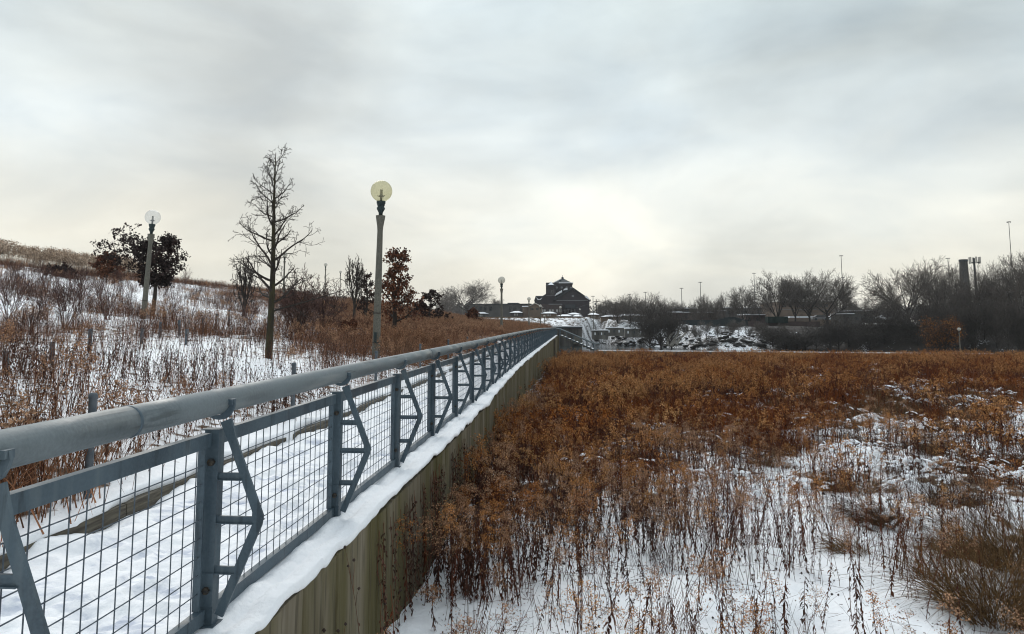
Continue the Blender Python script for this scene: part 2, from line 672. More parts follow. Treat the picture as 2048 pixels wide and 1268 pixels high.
def hill_z(X, Y):
    X = np.asarray(X, float)
    Y = np.asarray(Y, float)
    z = np.interp(-X, [3.4, 4.0, 4.6, 5.2, 7, 10, 15.5, 20, 31, 45, 52, 62, 100, 200],
                  [0.05, 0.06, 0.22, 0.50, 0.74, 1.0, 1.36, 2.0, 3.95, 6.0, 6.55, 6.8, 7.2, 7.2])
    z = np.where(X > -4.0, z + PZ(Y) * 1.0, z)
    far = smooth(138, 166, Y)
    z = z * (1 - far) + far * (-4.5)
    z = z + fbm(X, Y, 6, 3, 1) * 0.16 * smooth(5, 12, -X) + fbm(X, Y, 1.1, 3, 2) * 0.045 * smooth(3.7, 5, -X)
    z = z + fbm(X, Y, 0.35, 2, 8) * 0.02 + (fbm(X, Y, 0.6, 3, 9) * 0.03 + 0.05) * (1 - smooth(4.0, 4.8, -X))
    return z


def field_z(X, Y):
    X = np.asarray(X, float)
    Y = np.asarray(Y, float)
    z = np.interp(Y, [-10, 6, 15, 30, 60, 80, 98, 103, 112], [-1.13, -1.15, -1.2, -1.4, -1.95, -2.4, -2.85, -2.95, -4.6])
    lump = np.maximum(fbm(X, Y, 1.3, 3, 3), 0)
    z = z + fbm(X, Y, 3.5, 3, 4) * 0.08 + lump * 0.16 + fbm(X, Y, 0.33, 3, 5) * 0.028
    z = z + np.maximum(fbm(X, Y, 0.8, 2, 12), 0.1) * 0.22 * smooth(2.0, 5.0, X) * smooth(5, 9, Y)
    return z


def hill_cover(X, Y):
    X = np.asarray(X, float)
    Y = np.asarray(Y, float)
    n = fbm(X, Y, 7, 4, 6)
    low = smooth(11, 19, Y) * (1 - smooth(0, 3.0, -X - (1.0 + 0.30 * Y) + n * 2.5)) * (0.82 + 0.2 * n)      # rust thicket along the path, farther on
    far = smooth(38, 70, Y) * (1 - smooth(30, 38, -X))
    crest = smooth(36, 42, -X + n * 5) * (0.72 + 0.25 * fbm(X, Y, 3, 3, 71))
    c = 0.30 + 0.42 * n + 0.18 * (1 - smooth(9, 18, Y))
    c = np.maximum(c, np.maximum(low, np.maximum(far * 0.95, crest)))
    return np.clip(np.maximum(c, 0.62 * smooth(3.8, 4.1, -X) * (1 - smooth(4.8, 5.6, -X))), 0.05, 1) * smooth(3.75, 4.15, -X)


def low_band(X, Y):
    """Where the rust thicket beside the far half of the path grows."""
    return smooth(9, 17, Y) * (1 - smooth(0, 3.5, -X - (1.5 + 0.30 * Y)))


def field_cover(X, Y):
    X = np.asarray(X, float)
    Y = np.asarray(Y, float)
    n = fbm(X, Y, 4.0, 4, 7)
    edge = np.interp(X, [-2, 0, 2, 4, 8, 14, 30], [8.4, 9.8, 13.5, 15.5, 18, 28, 38])
    c = smooth(-2.4, 2.8, Y - edge + n * 4.5)
    c2 = (0.30 + 0.35 * fbm(X, Y, 1.4, 3, 10)) * smooth(8, 12, Y)
    c3 = (0.60 + 0.55 * fbm(X, Y, 1.9, 4, 14)) * smooth(2.0, 5.5, X) * np.maximum(smooth(8, 13, Y), smooth(2.9, 4.0, X))
    return np.clip(np.maximum(c, np.maximum(c2, c3)), 0.0, 1)


def grid(name, U, Vv, fn, mat, attr=None, kind='structure', parent=None, label=None):
    A, B = np.meshgrid(U, Vv)
    X, Y, Z = fn(A, B)
    V = np.stack([X, Y, Z], -1).reshape(-1, 3)
    nu, nv = len(U), len(Vv)
    i = np.arange(nv - 1)[:, None] * nu + np.arange(nu - 1)[None, :]
    Fq = np.stack([i, i + 1, i + nu + 1, i + nu], -1).reshape(-1, 4)
    me = np_mesh(name, V, [Fq], mat, True, attrs={"litter": attr(X, Y)} if attr is not None else {"litter": np.zeros(X.size)})
    o = bpy.data.objects.new(name, me)
    COL.objects.link(o)
    if parent:
        o.parent = parent
    if kind:
        o["kind"] = kind
    if label:
        o["label"] = label
    return o


def spaced(a, b, s0, grow, centre=None):
    """Values from a to b with a spacing that grows with distance from a."""
    out, s, x = [a], s0, a
    while x < b:
        x += s
        s *= grow
        out.append(min(x, b))
    return np.array(out)


def t_far(X, Y):
    """Distant land beyond the river."""
    X = np.asarray(X, float)
    Y = np.asarray(Y, float)
    W = np.interp(X, [-300, 1.2, 1.7, 7, 9, 22, 27, 52, 66, 300], [170, 170, 171, 194, 180, 158, 147, 145, 116, 116])
    top = np.interp(X, [-300, 2, 14, 30, 300], [2.7, 2.7, 1.6, 0.45, 0.45])
    foot = np.interp(X, [-300, 1.2, 1.7, 300], [0.35, 0.35, -3.9, -3.9])
    z = foot + (top - foot) * smooth(0, 1, (Y - W) / 16.0)
    z = np.where(Y < W, -6.0, z)
    z = z + np.where((Y > W) & (X > 2), fbm(X, Y, 2.2, 3, 20) * 0.35 * (1 - smooth(18, 30, Y - W)), 0)
    return z + smooth(200, 260, Y) * (1.2 - top) * 0.5


PRINTS = []
_r = random.Random(88)
for _trail, (_x, _d) in enumerate(((-2.45, 1), (-2.95, -1), (-3.2, 1), (-2.7, -1), (-2.25, 1))):
    _y = 1.8 + 0.13 * _trail
    _k = 0
    while _y < 24:
        PRINTS.append((_x + (0.09 if _k % 2 else -0.09) + _r.uniform(-.05, .05) - 0.10 * (1 - math.exp(-_y / 14)) * 2, _y, _r.uniform(-.2, .2), _r.uniform(0.012, 0.03)))
        _y += _r.uniform(0.55, 0.75)
        _k += 1


def build_land():
    # field right of the wall
    ys = np.concatenate([np.arange(-12, 4, 1.0), spaced(4, 112, 0.055, 1.0095)])
    us = spaced(0, 150, 0.05, 1.019)
    def ff(A, B):
        X = WX(B) - 0.12 + A * np.interp(B, [0, 12, 40, 112], [0.75, 1, 1, 1])
        return X, B, field_z(X, B)
    grid("snowy_field", us, ys, ff, M_SNOW, lambda X, Y: field_cover(X, Y) * 0.68)
    # hillside left of the kerb
    ys = np.concatenate([np.arange(-10, 3, 1.0), spaced(3, 172, 0.07, 1.011)])
    us = np.concatenate([[-0.14, -0.12, -0.10, -0.08, -0.06], spaced(0, 200, 0.06, 1.024)])
    def fh(A, B):
        k = np.searchsorted(us, A)
        X = KX(B) - 0.05 - A
        Z = hill_z(X, B)
        lip = 0.028 + 0.05 * fbm(B, B * 0 + 7.7, 0.6, 4, 51)
        for i, (dx, dz) in enumerate(((0.0, -0.25), (0.0, -0.075), (0.012, -0.045), (0.004, -0.015), (-0.02, 0.0))):
            m = k == i
            X = np.where(m, KX(B) + lip + dx - 0.02, X)
            Z = np.where(m, hill_z(KX(B) - 0.05, B) + dz, Z)
        return X, B, Z
    grid("snowy_hillside", us, ys, fh, M_SNOW, lambda X, Y: hill_cover(X, Y) * 0.62)
    # the path with its ledge rounding over the wall head
    ys = np.concatenate([np.arange(-6, 1.5, 0.3), spaced(1.5, 80.4, 0.028, 1.0065)])
    lat = np.concatenate([np.linspace(0, 0.985, 70), [0.992, 1.0]])
    lip = [(0.004, -0.006), (0.012, -0.016), (0.018, -0.030), (0.016, -0.045), (0.006, -0.055), (-0.03, -0.058)]
    nu = len(lat) + len(lip)
    def fp(A, B):
        k = A.astype(int)
        X = np.zeros_like(B)
        Z = np.zeros_like(B)
        kx, wx = KX(B) + 0.0, WX(B)
        ll = np.array(list(lat) + [1.0] * len(lip))[k]
        ox = np.array([0.0] * len(lat) + [p[0] for p in lip])[k]
        oz = np.array([0.0] * len(lat) + [p[1] for p in lip])[k]
        wob = 0.85 + 0.5 * fbm(B * 1.0, B * 0 + 3.3, 0.9, 4, 31, 0.42)
        X = kx + (wx - kx) * ll + ox * wob
        edge_l = 1 - smooth(0.0, 0.16, ll)
        walk = smooth(0.02, 0.15, ll) * (1 - smooth(0.72, 0.84, ll))
        tr = -np.abs(fbm(X, B, 0.30, 3, 33)) * 0.06 + np.minimum(fbm(X, B, 0.10, 3, 34), 0) * 0.032
        Z = PZ(B) + walk * (tr - 0.008) + edge_l * (-0.03 + 0.065 * fbm(B, B * 0, 0.42, 4, 35))
        fx = FX(B)
        for (fx0, fy0, ang, dp) in PRINTS:
            rr0, rr1 = np.searchsorted(ys, [fy0 - 0.3, fy0 + 0.3])
            sl = slice(rr0, rr1)
            dx_, dy_ = X[sl] - fx0, B[sl] - fy0
            c_, s_ = math.cos(ang), math.sin(ang)
            u_, v_ = (dx_ * c_ + dy_ * s_) / 0.055, (-dx_ * s_ + dy_ * c_) / 0.14
            q_ = u_ * u_ + v_ * v_
            Z[sl] += dp * (-np.exp(-q_ ** 2) + 0.30 * np.exp(-(np.sqrt(q_) - 1.35) ** 2 / 0.06))
        ledge = smooth(-0.10, 0.02, X - fx)
        Z = Z + ledge * (0.02 + 0.022 * fbm(X, B, 0.28, 4, 36)) + fbm(X, B, 0.06, 2, 37) * 0.0035 - 0.03 * np.exp(-((X - fx - 0.085) / 0.03) ** 2) + oz * wob
        rim = smooth(0.97, 1.0, ll) * np.where(ox > 0, 1, 0)
        return X, B, Z
    grid("snowy_path", np.arange(nu), ys, fp, M_SNOWPATH, lambda X, Y: smooth(0.12, 0.4, X - KX(Y)) * smooth(0.10, 0.35, FX(Y) - X) * 0.9)
    # retaining wall body behind the planks
    # river
    mw, nt, b, out = new_mat("river_water")
    b.inputs['Base Color'].default_value = (0.02, 0.03, 0.032, 1)
    b.inputs['Roughness'].default_value = 0.12
    wv = noise_fac(nt, 1.2, 4, stretch=(1, 0.4, 1), lo=0.2, hi=0.8, space='world')
    bump(nt, b, wv, 0.25, 0.15)
    grid("river_water", np.linspace(-400, 500, 10), np.linspace(80, 400, 6), lambda A, B: (A, B, A * 0 - 3.9), mw)
    # far bank and the city ground beyond
    us = np.concatenate([np.arange(-160, -40, 8.0), np.arange(-40, 120, 0.8), np.arange(120, 420, 10.0)])
    ys = np.concatenate([np.arange(112, 215, 0.8), np.arange(215, 300, 8)])
    grid("far_bank", us, ys, lambda A, B: (A, B, t_far(A, B)), M_SNOWBANK,
         lambda X, Y: 0.56 + 0.28 * fbm(X, Y, 2.2, 4, 21) + np.where(X > 3, 0, -0.15) + 0.45 * smooth(34, 46, X) + 0.3 * smooth(200, 215, Y))
    us = np.linspace(-1200, 1500, 60)
    ys = np.linspace(290, 1500, 40)
    grid("distant_ground", us, ys, lambda A, B: (A, B, 1.0 + 0 * A), M_SNOWBANK, lambda X, Y: 0.45 + 0 * X)
    # banks behind the viewer's sides so that the sheets meet the horizon
    grid("plateau_ground", np.linspace(-1200, -198, 12), np.linspace(-900, 170, 10), lambda A, B: (A, B, 7.0 + 0 * A), M_SNOW, lambda X, Y: 0.4 + 0 * X)
    grid("meadow_ground", np.linspace(146, 1500, 12), np.linspace(-900, 104, 10), lambda A, B: (A, B, -1.6 + 0 * A), M_SNOW, lambda X, Y: 0.5 + 0 * X)
    grid("rear_ground", np.linspace(-198, 148, 8), np.linspace(-900, -9.5, 10), lambda A, B: (A, B, -1.3 + 0 * A), M_SNOW, lambda X, Y: 0.3 + 0 * X)


build_land()


def on_hill(px, py, Y0=4.0, Y1=170.0):
    """First point where the line of sight through a photo pixel meets the hillside."""
    rx, rz = ray(px, py)
    Ys = np.linspace(Y0, Y1, 3000)
    h = EYE + rz * Ys - hill_z(rx * Ys, Ys)
    k = np.argmax(h < 0) if (h < 0).any() else len(Ys) - 1
    Y = float(Ys[k])
    return Vector((rx * Y, Y, float(hill_z(rx * Y, Y))))


def on_field(px, py):
    rx, rz = ray(px, py)
    Ys = np.linspace(3, 110, 3000)
    h = EYE + rz * Ys - field_z(rx * Ys, Ys)
    k = np.argmax(h < 0) if (h < 0).any() else len(Ys) - 1
    Y = float(Ys[k])
    return Vector((rx * Y, Y, float(field_z(rx * Y, Y))))


# ------------------------------------------------------------------ retaining wall
def build_wall():
    w = empty("retaining_wall", (-1.6, 4, -1.2), "long weathered timber retaining wall with green algae under the snowy path edge", "wall")
    # core behind the planks
    mb = MB()
    ys = [-4, 0, 5, 10, 14, 19, 24, 28, 36, 43, 60, 80]
    for a, b in zip(ys[:-1], ys[1:]):
        xa, xb = float(WX(a)), float(WX(b))
        za, zb = float(PZ(a)) - 0.07, float(PZ(b)) - 0.07
        vs_ = [(xa - .08, a, -4), (xa - .08, a, za), (xb - .08, b, zb), (xb - .08, b, -4),
               (xa - .5, a, -4), (xa - .5, a, za), (xb - .5, b, zb), (xb - .5, b, -4)]
        mb.add(vs_, [(0, 1, 2, 3), (5, 4, 7, 6), (1, 5, 6, 2)])
    core = mb.build("wall_core", M_TIMBER, w)
    core.matrix_parent_inverse = Matrix.Translation(-w.location)
    # planks
    meshes = []
    for k in range(6):
        mb = MB()
        n = 7
        r = random.Random(k)
        # slightly cupped face with chamfered edges, 1 m wide/high unit
        xs = [0.0, 0.035, 0.3, 0.7, 0.965, 1.0]
        ds = [-0.012, 0.0, 0.003 * r.uniform(-1, 1), 0.003 * r.uniform(-1, 1), 0.0, -0.012]
        vs_ = []
        for z in (0.0, 1.0):
            for x, d in zip(xs, ds):
                vs_.append((d, x, z))
        fs = [(i, i + 1, i + 7, i + 6) for i in range(5)]
        b0 = len(vs_)
        vs_ += [(-0.07, 0.0, 0.0), (-0.07, 1.0, 0.0), (-0.07, 0.0, 1.0), (-0.07, 1.0, 1.0)]
        fs += [(0, 6, b0 + 2, b0), (5, b0 + 1, b0 + 3, 11), (6, 7, 8, 9, 10, 11, b0 + 3, b0 + 2)]
        mb.add(vs_, fs)
        meshes.append(mb.mesh("plank", M_WALL))
    y = 2.2
    r = random.Random(3)
    i = 0
    while y < 79.9:
        wd = r.uniform(0.20, 0.34) if y < 40 else r.uniform(0.28, 0.42)
        gap = 0.010 + 0.014 * (r.random() < 0.35)
        x0, x1 = float(WX(y)), float(WX(y + wd))
        zt = float(PZ(y)) - 0.045 + r.uniform(-0.01, 0.004)
        zb = float(field_z(x0, y)) - 0.4
        o = put("plank", meshes[i % 6], w, (x0 + r.uniform(-0.008, 0.006) - w.location.x, y - w.location.y, zb - w.location.z),
                (r.uniform(-0.004, 0.004), 0, -math.atan2(x1 - x0, wd)), (1, wd - gap, zt - zb))
        y += wd
        i += 1
    # far end face and corner post
    mb = MB()
    mb.box(-2.6, -1.88, 79.92, 80.1, -3.2, 0.05)
    e = mb.build("end_board", M_WALL, w)
    e.matrix_parent_inverse = Matrix.Translation(-w.location)
    for (yy, c) in ((66.0, 0), (80.12, 1)):
        mb = MB()
        xx = float(WX(yy))
        mb.box(xx - 0.05, xx + 0.16, yy, yy + 0.3, -3.2, 0.0)
        p = mb.build("corner_post", M_WALL if c else M_TIMBER, w)
        p.matrix_parent_inverse = Matrix.Translation(-w.location)


build_wall()


# timber kerb on the hill side of the path
def build_kerb():
    k = empty("timber_kerb", (-3.65, 4, 0), "dark timber kerb half buried in snow along the hillside edge of the path", "kerb")
    y = 1.0
    r = random.Random(9)
    while y < 60:
        L = 2.4
        x0, x1 = float(KX(y)), float(KX(y + L))
        mb = MB()
        mb.box(-0.07, 0.055, 0.006, L - 0.006, -0.16, 0.0)
        put("kerb_beam", mb.mesh("kerb_beam", M_TIMBER), k, (x0 + 0.0 + 3.65, y - 4, 0.028), (0, 0, -math.atan2(x1 - x0, L)))
        y += L


build_kerb()


# ------------------------------------------------------------------ railing
def build_railing():
    root = empty("metal_railing", (-1.82, 3.6, 0), "blue-grey galvanised railing with wire mesh panels, angled brackets and a fat round handrail", "railing")
    ox, oy = root.location.x, root.location.y
    ys = [2.12] + [3.61 + 1.99 * i for i in range(39)]
    ys = [y for y in ys if y < 79.9]
    # post: channel section with flanges, foot plate and cap
    mb = MB()
    mb.box(-0.032, 0.042, -0.006, 0.006, -0.03, 0.955)
    mb.box(-0.032, -0.025, 0.006, 0.055, -0.03, 0.955)
    mb.box(0.035, 0.042, 0.006, 0.055, -0.03, 0.955)
    mb.box(-0.05, 0.044, -0.009, 0.057, 0.955, 0.961)
    mb.box(-0.032, 0.042, -0.012, -0.006, 0.10, 0.26)
    mb.box(-0.050, 0.060, -0.03, 0.075, -0.03, 0.012)
    post_me = mb.mesh("post", M_GALV)
    mb = MB()
    for zz in (0.18, 0.80):
        mb.tube([(0.012, -0.0125, zz), (0.012, -0.028, zz)], 0.017, 6)
    bolt_me = []
    for zz in (0.18, 0.80):
        m1 = MB()
        m1.tube([(0.012, -0.0125 if zz < .5 else -0.0065, zz), (0.012, -0.030, zz)], 0.018, 6)
        bolt_me.append(m1.mesh("bolt", M_BOLT))
    # bracket: bent flat arm with a curved saddle under the pipe and three rungs, cut from plate, in the XZ plane
    mb = MB()
    T0, T1 = -0.008, 0.008
    w = 0.024
    # arm polygons (x, z) relative to root X at -1.82
    def strip(pts, hw):
        L, R_ = [], []
        for i, p in enumerate(pts):
            a = Vector(pts[max(i - 1, 0)])
            b = Vector(pts[min(i + 1, len(pts) - 1)])
            d = (b - a).normalized()
            n = Vector((-d.y, d.x))
            h = hw[i]
            L.append((p[0] + n.x * h, p[1] + n.y * h))
            R_.append((p[0] - n.x * h, p[1] - n.y * h))
        for i in range(len(pts) - 1):
            mb.prism([R_[i], R_[i + 1], L[i + 1], L[i]], T0, T1)
    cx, cz, cr = -0.003, 1.098, 0.066
    arm = [(0.045, 1.005), (0.085, 0.90), (0.235, 0.53), (0.228, 0.500), (0.045, 0.055)]
    strip(arm, [0.030, 0.021, 0.023, 0.023, 0.022])
    # knee gusset
    mb.prism([(0.20, 0.555), (0.262, 0.52), (0.20, 0.47)], T0 - 0.001, T1 + 0.001)
    # saddle: arc hugging the pipe
    arc = [(cx + (cr + 0.014) * math.cos(a), cz + (cr + 0.014) * math.sin(a)) for a in [math.radians(v) for v in (8, -10, -28, -46, -64, -82, -100, -118)]]
    strip(arc, [0.008, 0.013, 0.014, 0.018, 0.016, 0.012, 0.009, 0.006])
    mb.box(0.058, 0.082, T0 - 0.012, T1 + 0.012, 1.085, 1.112)
    # rungs
    for z, xe in ((0.727, 0.150), (0.515, 0.215), (0.272, 0.130)):
        mb.prism([(0.012, z - 0.018), (xe, z - 0.018), (xe + 0.02, z + 0.018), (0.012, z + 0.018)], T0 + 0.001, T1 - 0.001)
        mb.box(0.012, xe - 0.01, T0 - 0.010, T1 + 0.010, z - 0.0185, z - 0.0135)
    brk_me = mb.mesh("bracket", M_GALV)
    # panel frame (unit: length L along Y)
    def frame_mesh(L):
        m = MB()
        m.box(-0.02, 0.02, 0.0, L, 0.875, 0.945)
        m.box(-0.02, 0.02, 0.0, L, 0.02, 0.088)
        m.box(-0.030, 0.008, 0.0, 0.010, 0.088, 0.875)
        m.box(-0.030, 0.008, L - 0.035, L - 0.025, 0.088, 0.875)
        m.box(0.010, 0.018, 0.0, 0.030, 0.088, 0.875)
        return m.mesh("panel_frame", M_GALV)
    def wire_mesh(L, r=0.0029):
        m = MB()
        n = int(round(L / 0.1015))
        for i in range(1, n):
            y = L * i / n + RND.uniform(-.002, .002)
            m.tube([(0.0, y, 0.08), (RND.uniform(-.002, .002), y + RND.uniform(-.002, .002), 0.5), (0.0, y, 0.885)], r, 5, cap=False)
        for j in range(1, 9):
            z = 0.088 + 0.787 * j / 9.0 + RND.uniform(-.002, .002)
            m.tube([(-0.006, 0, z), (-0.006, L / 2, z + RND.uniform(-.003, .003)), (-0.006, L, z)], r, 5, cap=False)
        return m.mesh("wire_grid", M_WIRE)
    fr_std, wi_std = frame_mesh(1.99 - 0.075), [wire_mesh(1.99 - 0.075) for _ in range(3)]
    wi_far = wire_mesh(1.99 - 0.075, 0.003)
    fr_first, wi_first = frame_mesh(1.49 - 0.075), wire_mesh(1.49 - 0.075)
    for i, y in enumerate(ys):
        x, s, z = float(FX(y)), float(FS(y)), float(PZ(y))
        rz = -math.atan2(float(FX(y + 1) - FX(y - 1)), 2)
        p = put("post", post_me, root, (x - 0.025 - ox, y - oy, z), (0, 0, rz), (1, 1, s))
        if i < 6:
            for bm_ in bolt_me:
                put("bolt", bm_, p)
        put("bracket", brk_me, root, (x - ox, y + 0.012 - oy, z), (0, 0, rz), (1, 1, s))
        if i + 1 < len(ys):
            L = ys[i + 1] - y
            y1 = ys[i + 1]
            rz2 = -math.atan2(float(FX(y1) - x), L)
            rx = math.atan2(float(PZ(y1) - z), L)
            first = i == 0
            f = put("panel_frame", fr_first if first else fr_std, root, (x - 0.035 - ox, y + 0.058 - oy, z), (rx, 0, rz2), (1, 1, s))
            wg = put("wire_grid", wi_first if first else wi_std[i % 3], f)
            wg["kind"] = "stuff"
    # handrail pipe in sections with a visible collar
    joints = [-2.0, 2.86, 9.2, 15.6, 22.0, 28.4, 34.8, 41.2, 47.6, 54.0, 60.4, 66.8, 73.2, 80.2]
    for a, b in zip(joints[:-1], joints[1:]):
        n = 10
        pts = []
        for k in range(n + 1):
            y = a + (b - a) * k / n
            pts.append((float(FX(y)) - 0.003 - ox, y - oy, float(PZ(y)) + 1.098 * float(FS(y))))
        mb = MB()
        r0 = 0.0645
        mb.tube(pts[:1] + [tuple(Vector(pts[0]).lerp(Vector(pts[1]), 0.02))] + pts[1:], [r0 - 0.004] + [r0] * n + [r0], 20)
        put("handrail_pipe", mb.mesh("handrail_pipe", M_PIPE, True), root)
        if a > 0:
            mb = MB()
            q = Vector(pts[0])
            mb.tube([q + Vector((0, -0.012, 0)), q + Vector((0, -0.008, 0)), q + Vector((0, 0.006, 0)), q + Vector((0, 0.010, 0))], [0.064, 0.0675, 0.0675, 0.064], 20, cap=False)
            put("pipe_collar", mb.mesh("pipe_collar", M_GALV, True), root)


build_railing()


# steps going down to the river at the far end of the wall, with two sloping rails
def build_steps():
    base = Vector((-1.7, 80.6, -1.4))
    t = empty("river_steps", base, "snow-dusted steps with sloping rails going down from the end of the path", "steps")
    n = 9
    for i in range(n):
        mb = MB()
        x0 = i * 0.42
        z = 1.45 - i * 0.18
        mb.box(x0, x0 + 0.44, 0, 2.2, z - 0.16, z)
        put("step", mb.mesh("step", M_CONC), t)
        mb = MB()
        mb.box(x0 + 0.02, x0 + 0.36, 0.03, 2.15, z, z + 0.05)
        put("snow_cover", mb.mesh("snow_cover", M_SNOWPLAIN), t.children[-1])
    for yy in (-0.05, 2.25):
        mb = MB()
        mb.tube([(-0.4, yy, 2.24), (0.0, yy, 2.2), (n * 0.42, yy, 2.2 - n * 0.18), (n * 0.42 + .6, yy, 2.15 - n * 0.18)], 0.07, 10)
        put("handrail_pipe", mb.mesh("handrail_pipe", M_PIPE, True), t)
        mb = MB()
        mb.tube([(0.0, yy, 1.55), (n * 0.42, yy, 1.55 - n * 0.18)], 0.04, 8)
        put("lower_rail", mb.mesh("lower_rail", M_GALV, True), t)
        for k in range(6):
            mb = MB()
            x0 = k * 0.74
            z = 1.45 - x0 / 0.42 * 0.18
            mb.box(x0, x0 + 0.06, yy - 0.03, yy + 0.03, z - 0.1, z + 0.72)
            put("baluster", mb.mesh("baluster", M_GALV), t)


build_steps()

# ------------------------------------------------------------------ lamps
def lamp_parts(root, globe, seg=20, hatch=True):
    mb = MB()
    mb.lathe([(0.0, -2.4), (0.108, -2.4), (0.106, 0.0), (0.098, 0.9), (0.089, 1.9), (0.076, 3.0), (0.073, 3.15), (0.082, 3.27), (0.112, 3.45), (0.126, 3.53), (0.126, 3.565), (0.05, 3.57), (0, 3.57)], 12)
    put("post", mb.mesh("post", M_CONC), root)
    mb = MB()
    mb.lathe([(0, 3.565), (0.052, 3.57), (0.055, 3.64), (0.085, 3.70), (0.106, 3.74), (0.108, 3.775), (0.085, 3.79), (0.09, 3.83), (0.10, 3.835), (0.102, 3.88), (0.115, 3.885), (0.118, 3.95), (0, 3.955)], seg)
    put("capital", mb.mesh("capital", M_LAMPTOP, True), root)
    mb = MB()
    R_ = 0.283
    prof = [(R_ * math.sin(a), 4.217 - R_ * math.cos(a)) for a in np.linspace(0.38, math.pi, 16)]
    prof[-1] = (0.0005, prof[-1][1])
    mb.lathe(prof, max(seg, 24))
    g = put("globe", mb.mesh("globe", globe, True), root)
    mb = MB()
    mb.lathe([(0.03, 3.95), (0.032, 4.06), (0.075, 4.065), (0.075, 4.075), (0.05, 4.08), (0.045, 4.12), (0.0, 4.12)], 10)
    mb.tube([(-0.11, 0, 4.09), (0.1, 0, 4.095)], 0.009, 6)
    put("lamp_socket", mb.mesh("lamp_socket", M_BOLT), root)
    mb = MB()
    for dx in (-0.024, 0.0, 0.024):
        mb.tube([(dx, 0, 4.12), (dx, 0, 4.25)], 0.012, 6)
    mb.box(-0.04, 0.04, -0.02, 0.02, 4.25, 4.258)
    put("bulb", mb.mesh("bulb", simple("grey_bulb", (0.25, 0.24, 0.2))), root)
    if hatch:
        mb = MB()
        mb.box(-0.03, 0.035, -0.135, -0.105, 0.22, 0.52)
        put("service_hatch", mb.mesh("service_hatch", M_LAMPTOP), root)
        for z in (0.25, 1.0):
            mb = MB()
            mb.lathe([(0.098, z), (0.110, z), (0.110, z + 0.025), (0.098, z + 0.025)], 12)
            put("strap", mb.mesh("strap", M_BOLT), root)


LG = "globe street lamps on pale concrete posts"


def build_lamps():
    X, Z = ray(752, 705)
    main = empty("street_lamp", (X * 18.5, 18.5, EYE + Z * 18.5), "large globe lamp with yellowed glass on a concrete post right behind the railing", "street lamp", LG)
    lamp_parts(main, M_GLOBEY, 28)
    main.rotation_euler = (0, math.radians(0.9), 0)
    X, Z = ray(285, 655)
    left = empty("street_lamp", (X * 26.3, 26.3, EYE + Z * 26.3), "clear globe lamp leaning right in front of the dark oak on the snowy hillside", "street lamp", LG)
    lamp_parts(left, M_GLOBE, 24)
    left.rotation_euler = (0, math.radians(2.6), 0)
    # prototype for the distant ones
    spec = [  # px, py of the globe top, py base, Y, label
        (1003, 553, 670, 56, "concrete globe lamp beyond the railing, standing just left of the dark church", 0),
        (1058, 594, 655, 86, "small globe lamp behind the far railing in front of the gabled house", 0),
        (567, 504, 590, 74, "globe lamp showing through the branches of the tall bare tree on the hill", 1),
        (650, 526, 582, 112, "distant globe lamp on the hill crest, left one of the two beside the bush", 1),
        (680, 541, 584, 140, "smallest hilltop globe lamp on the crest between the bare trees", 1),
        (1081, 609, 655, 112, "second of the three small lamps standing behind the end of the railing", 0),
        (1089, 630, 657, 128, "tiny low globe lamp behind the far end of the railing", 0),
        (1121, 612, 652, 190, "tiny lamp in front of the round-windowed church on the far embankment", 2),
        (925, 612, 636, 196, "tiny globe lamp at the left end of the snowy embankment below the wide bare tree", 2),
        (1160, 617, 645, 192, "thin globe lamp right of centre on the snowy embankment before the church", 2),
        (1187, 618, 650, 188, "thin globe lamp before the snow-roofed bungalow right of the church", 2),
        (1921, 655, 706, 99.5, "lone globe lamp at the river edge of the field in front of the orange bush", 3),
    ]
    proto = None
    for px, pt, pb, Y, lab, k in spec:
        a, b = at(px, pt, Y), at(px, pb, Y)
        h = a.z - b.z
        if proto is None:
            r = empty("street_lamp", b, lab, "street lamp", LG)
            lamp_parts(r, M_GLOBEFAR, 14, hatch=False)
            proto = r
        else:
            r = copy_tree(proto, None, b)
            r["label"] = lab
        s = h / 4.5
        r.location = b
        r.scale = (max(s, 0.72), max(s, 0.72), s)


build_lamps()


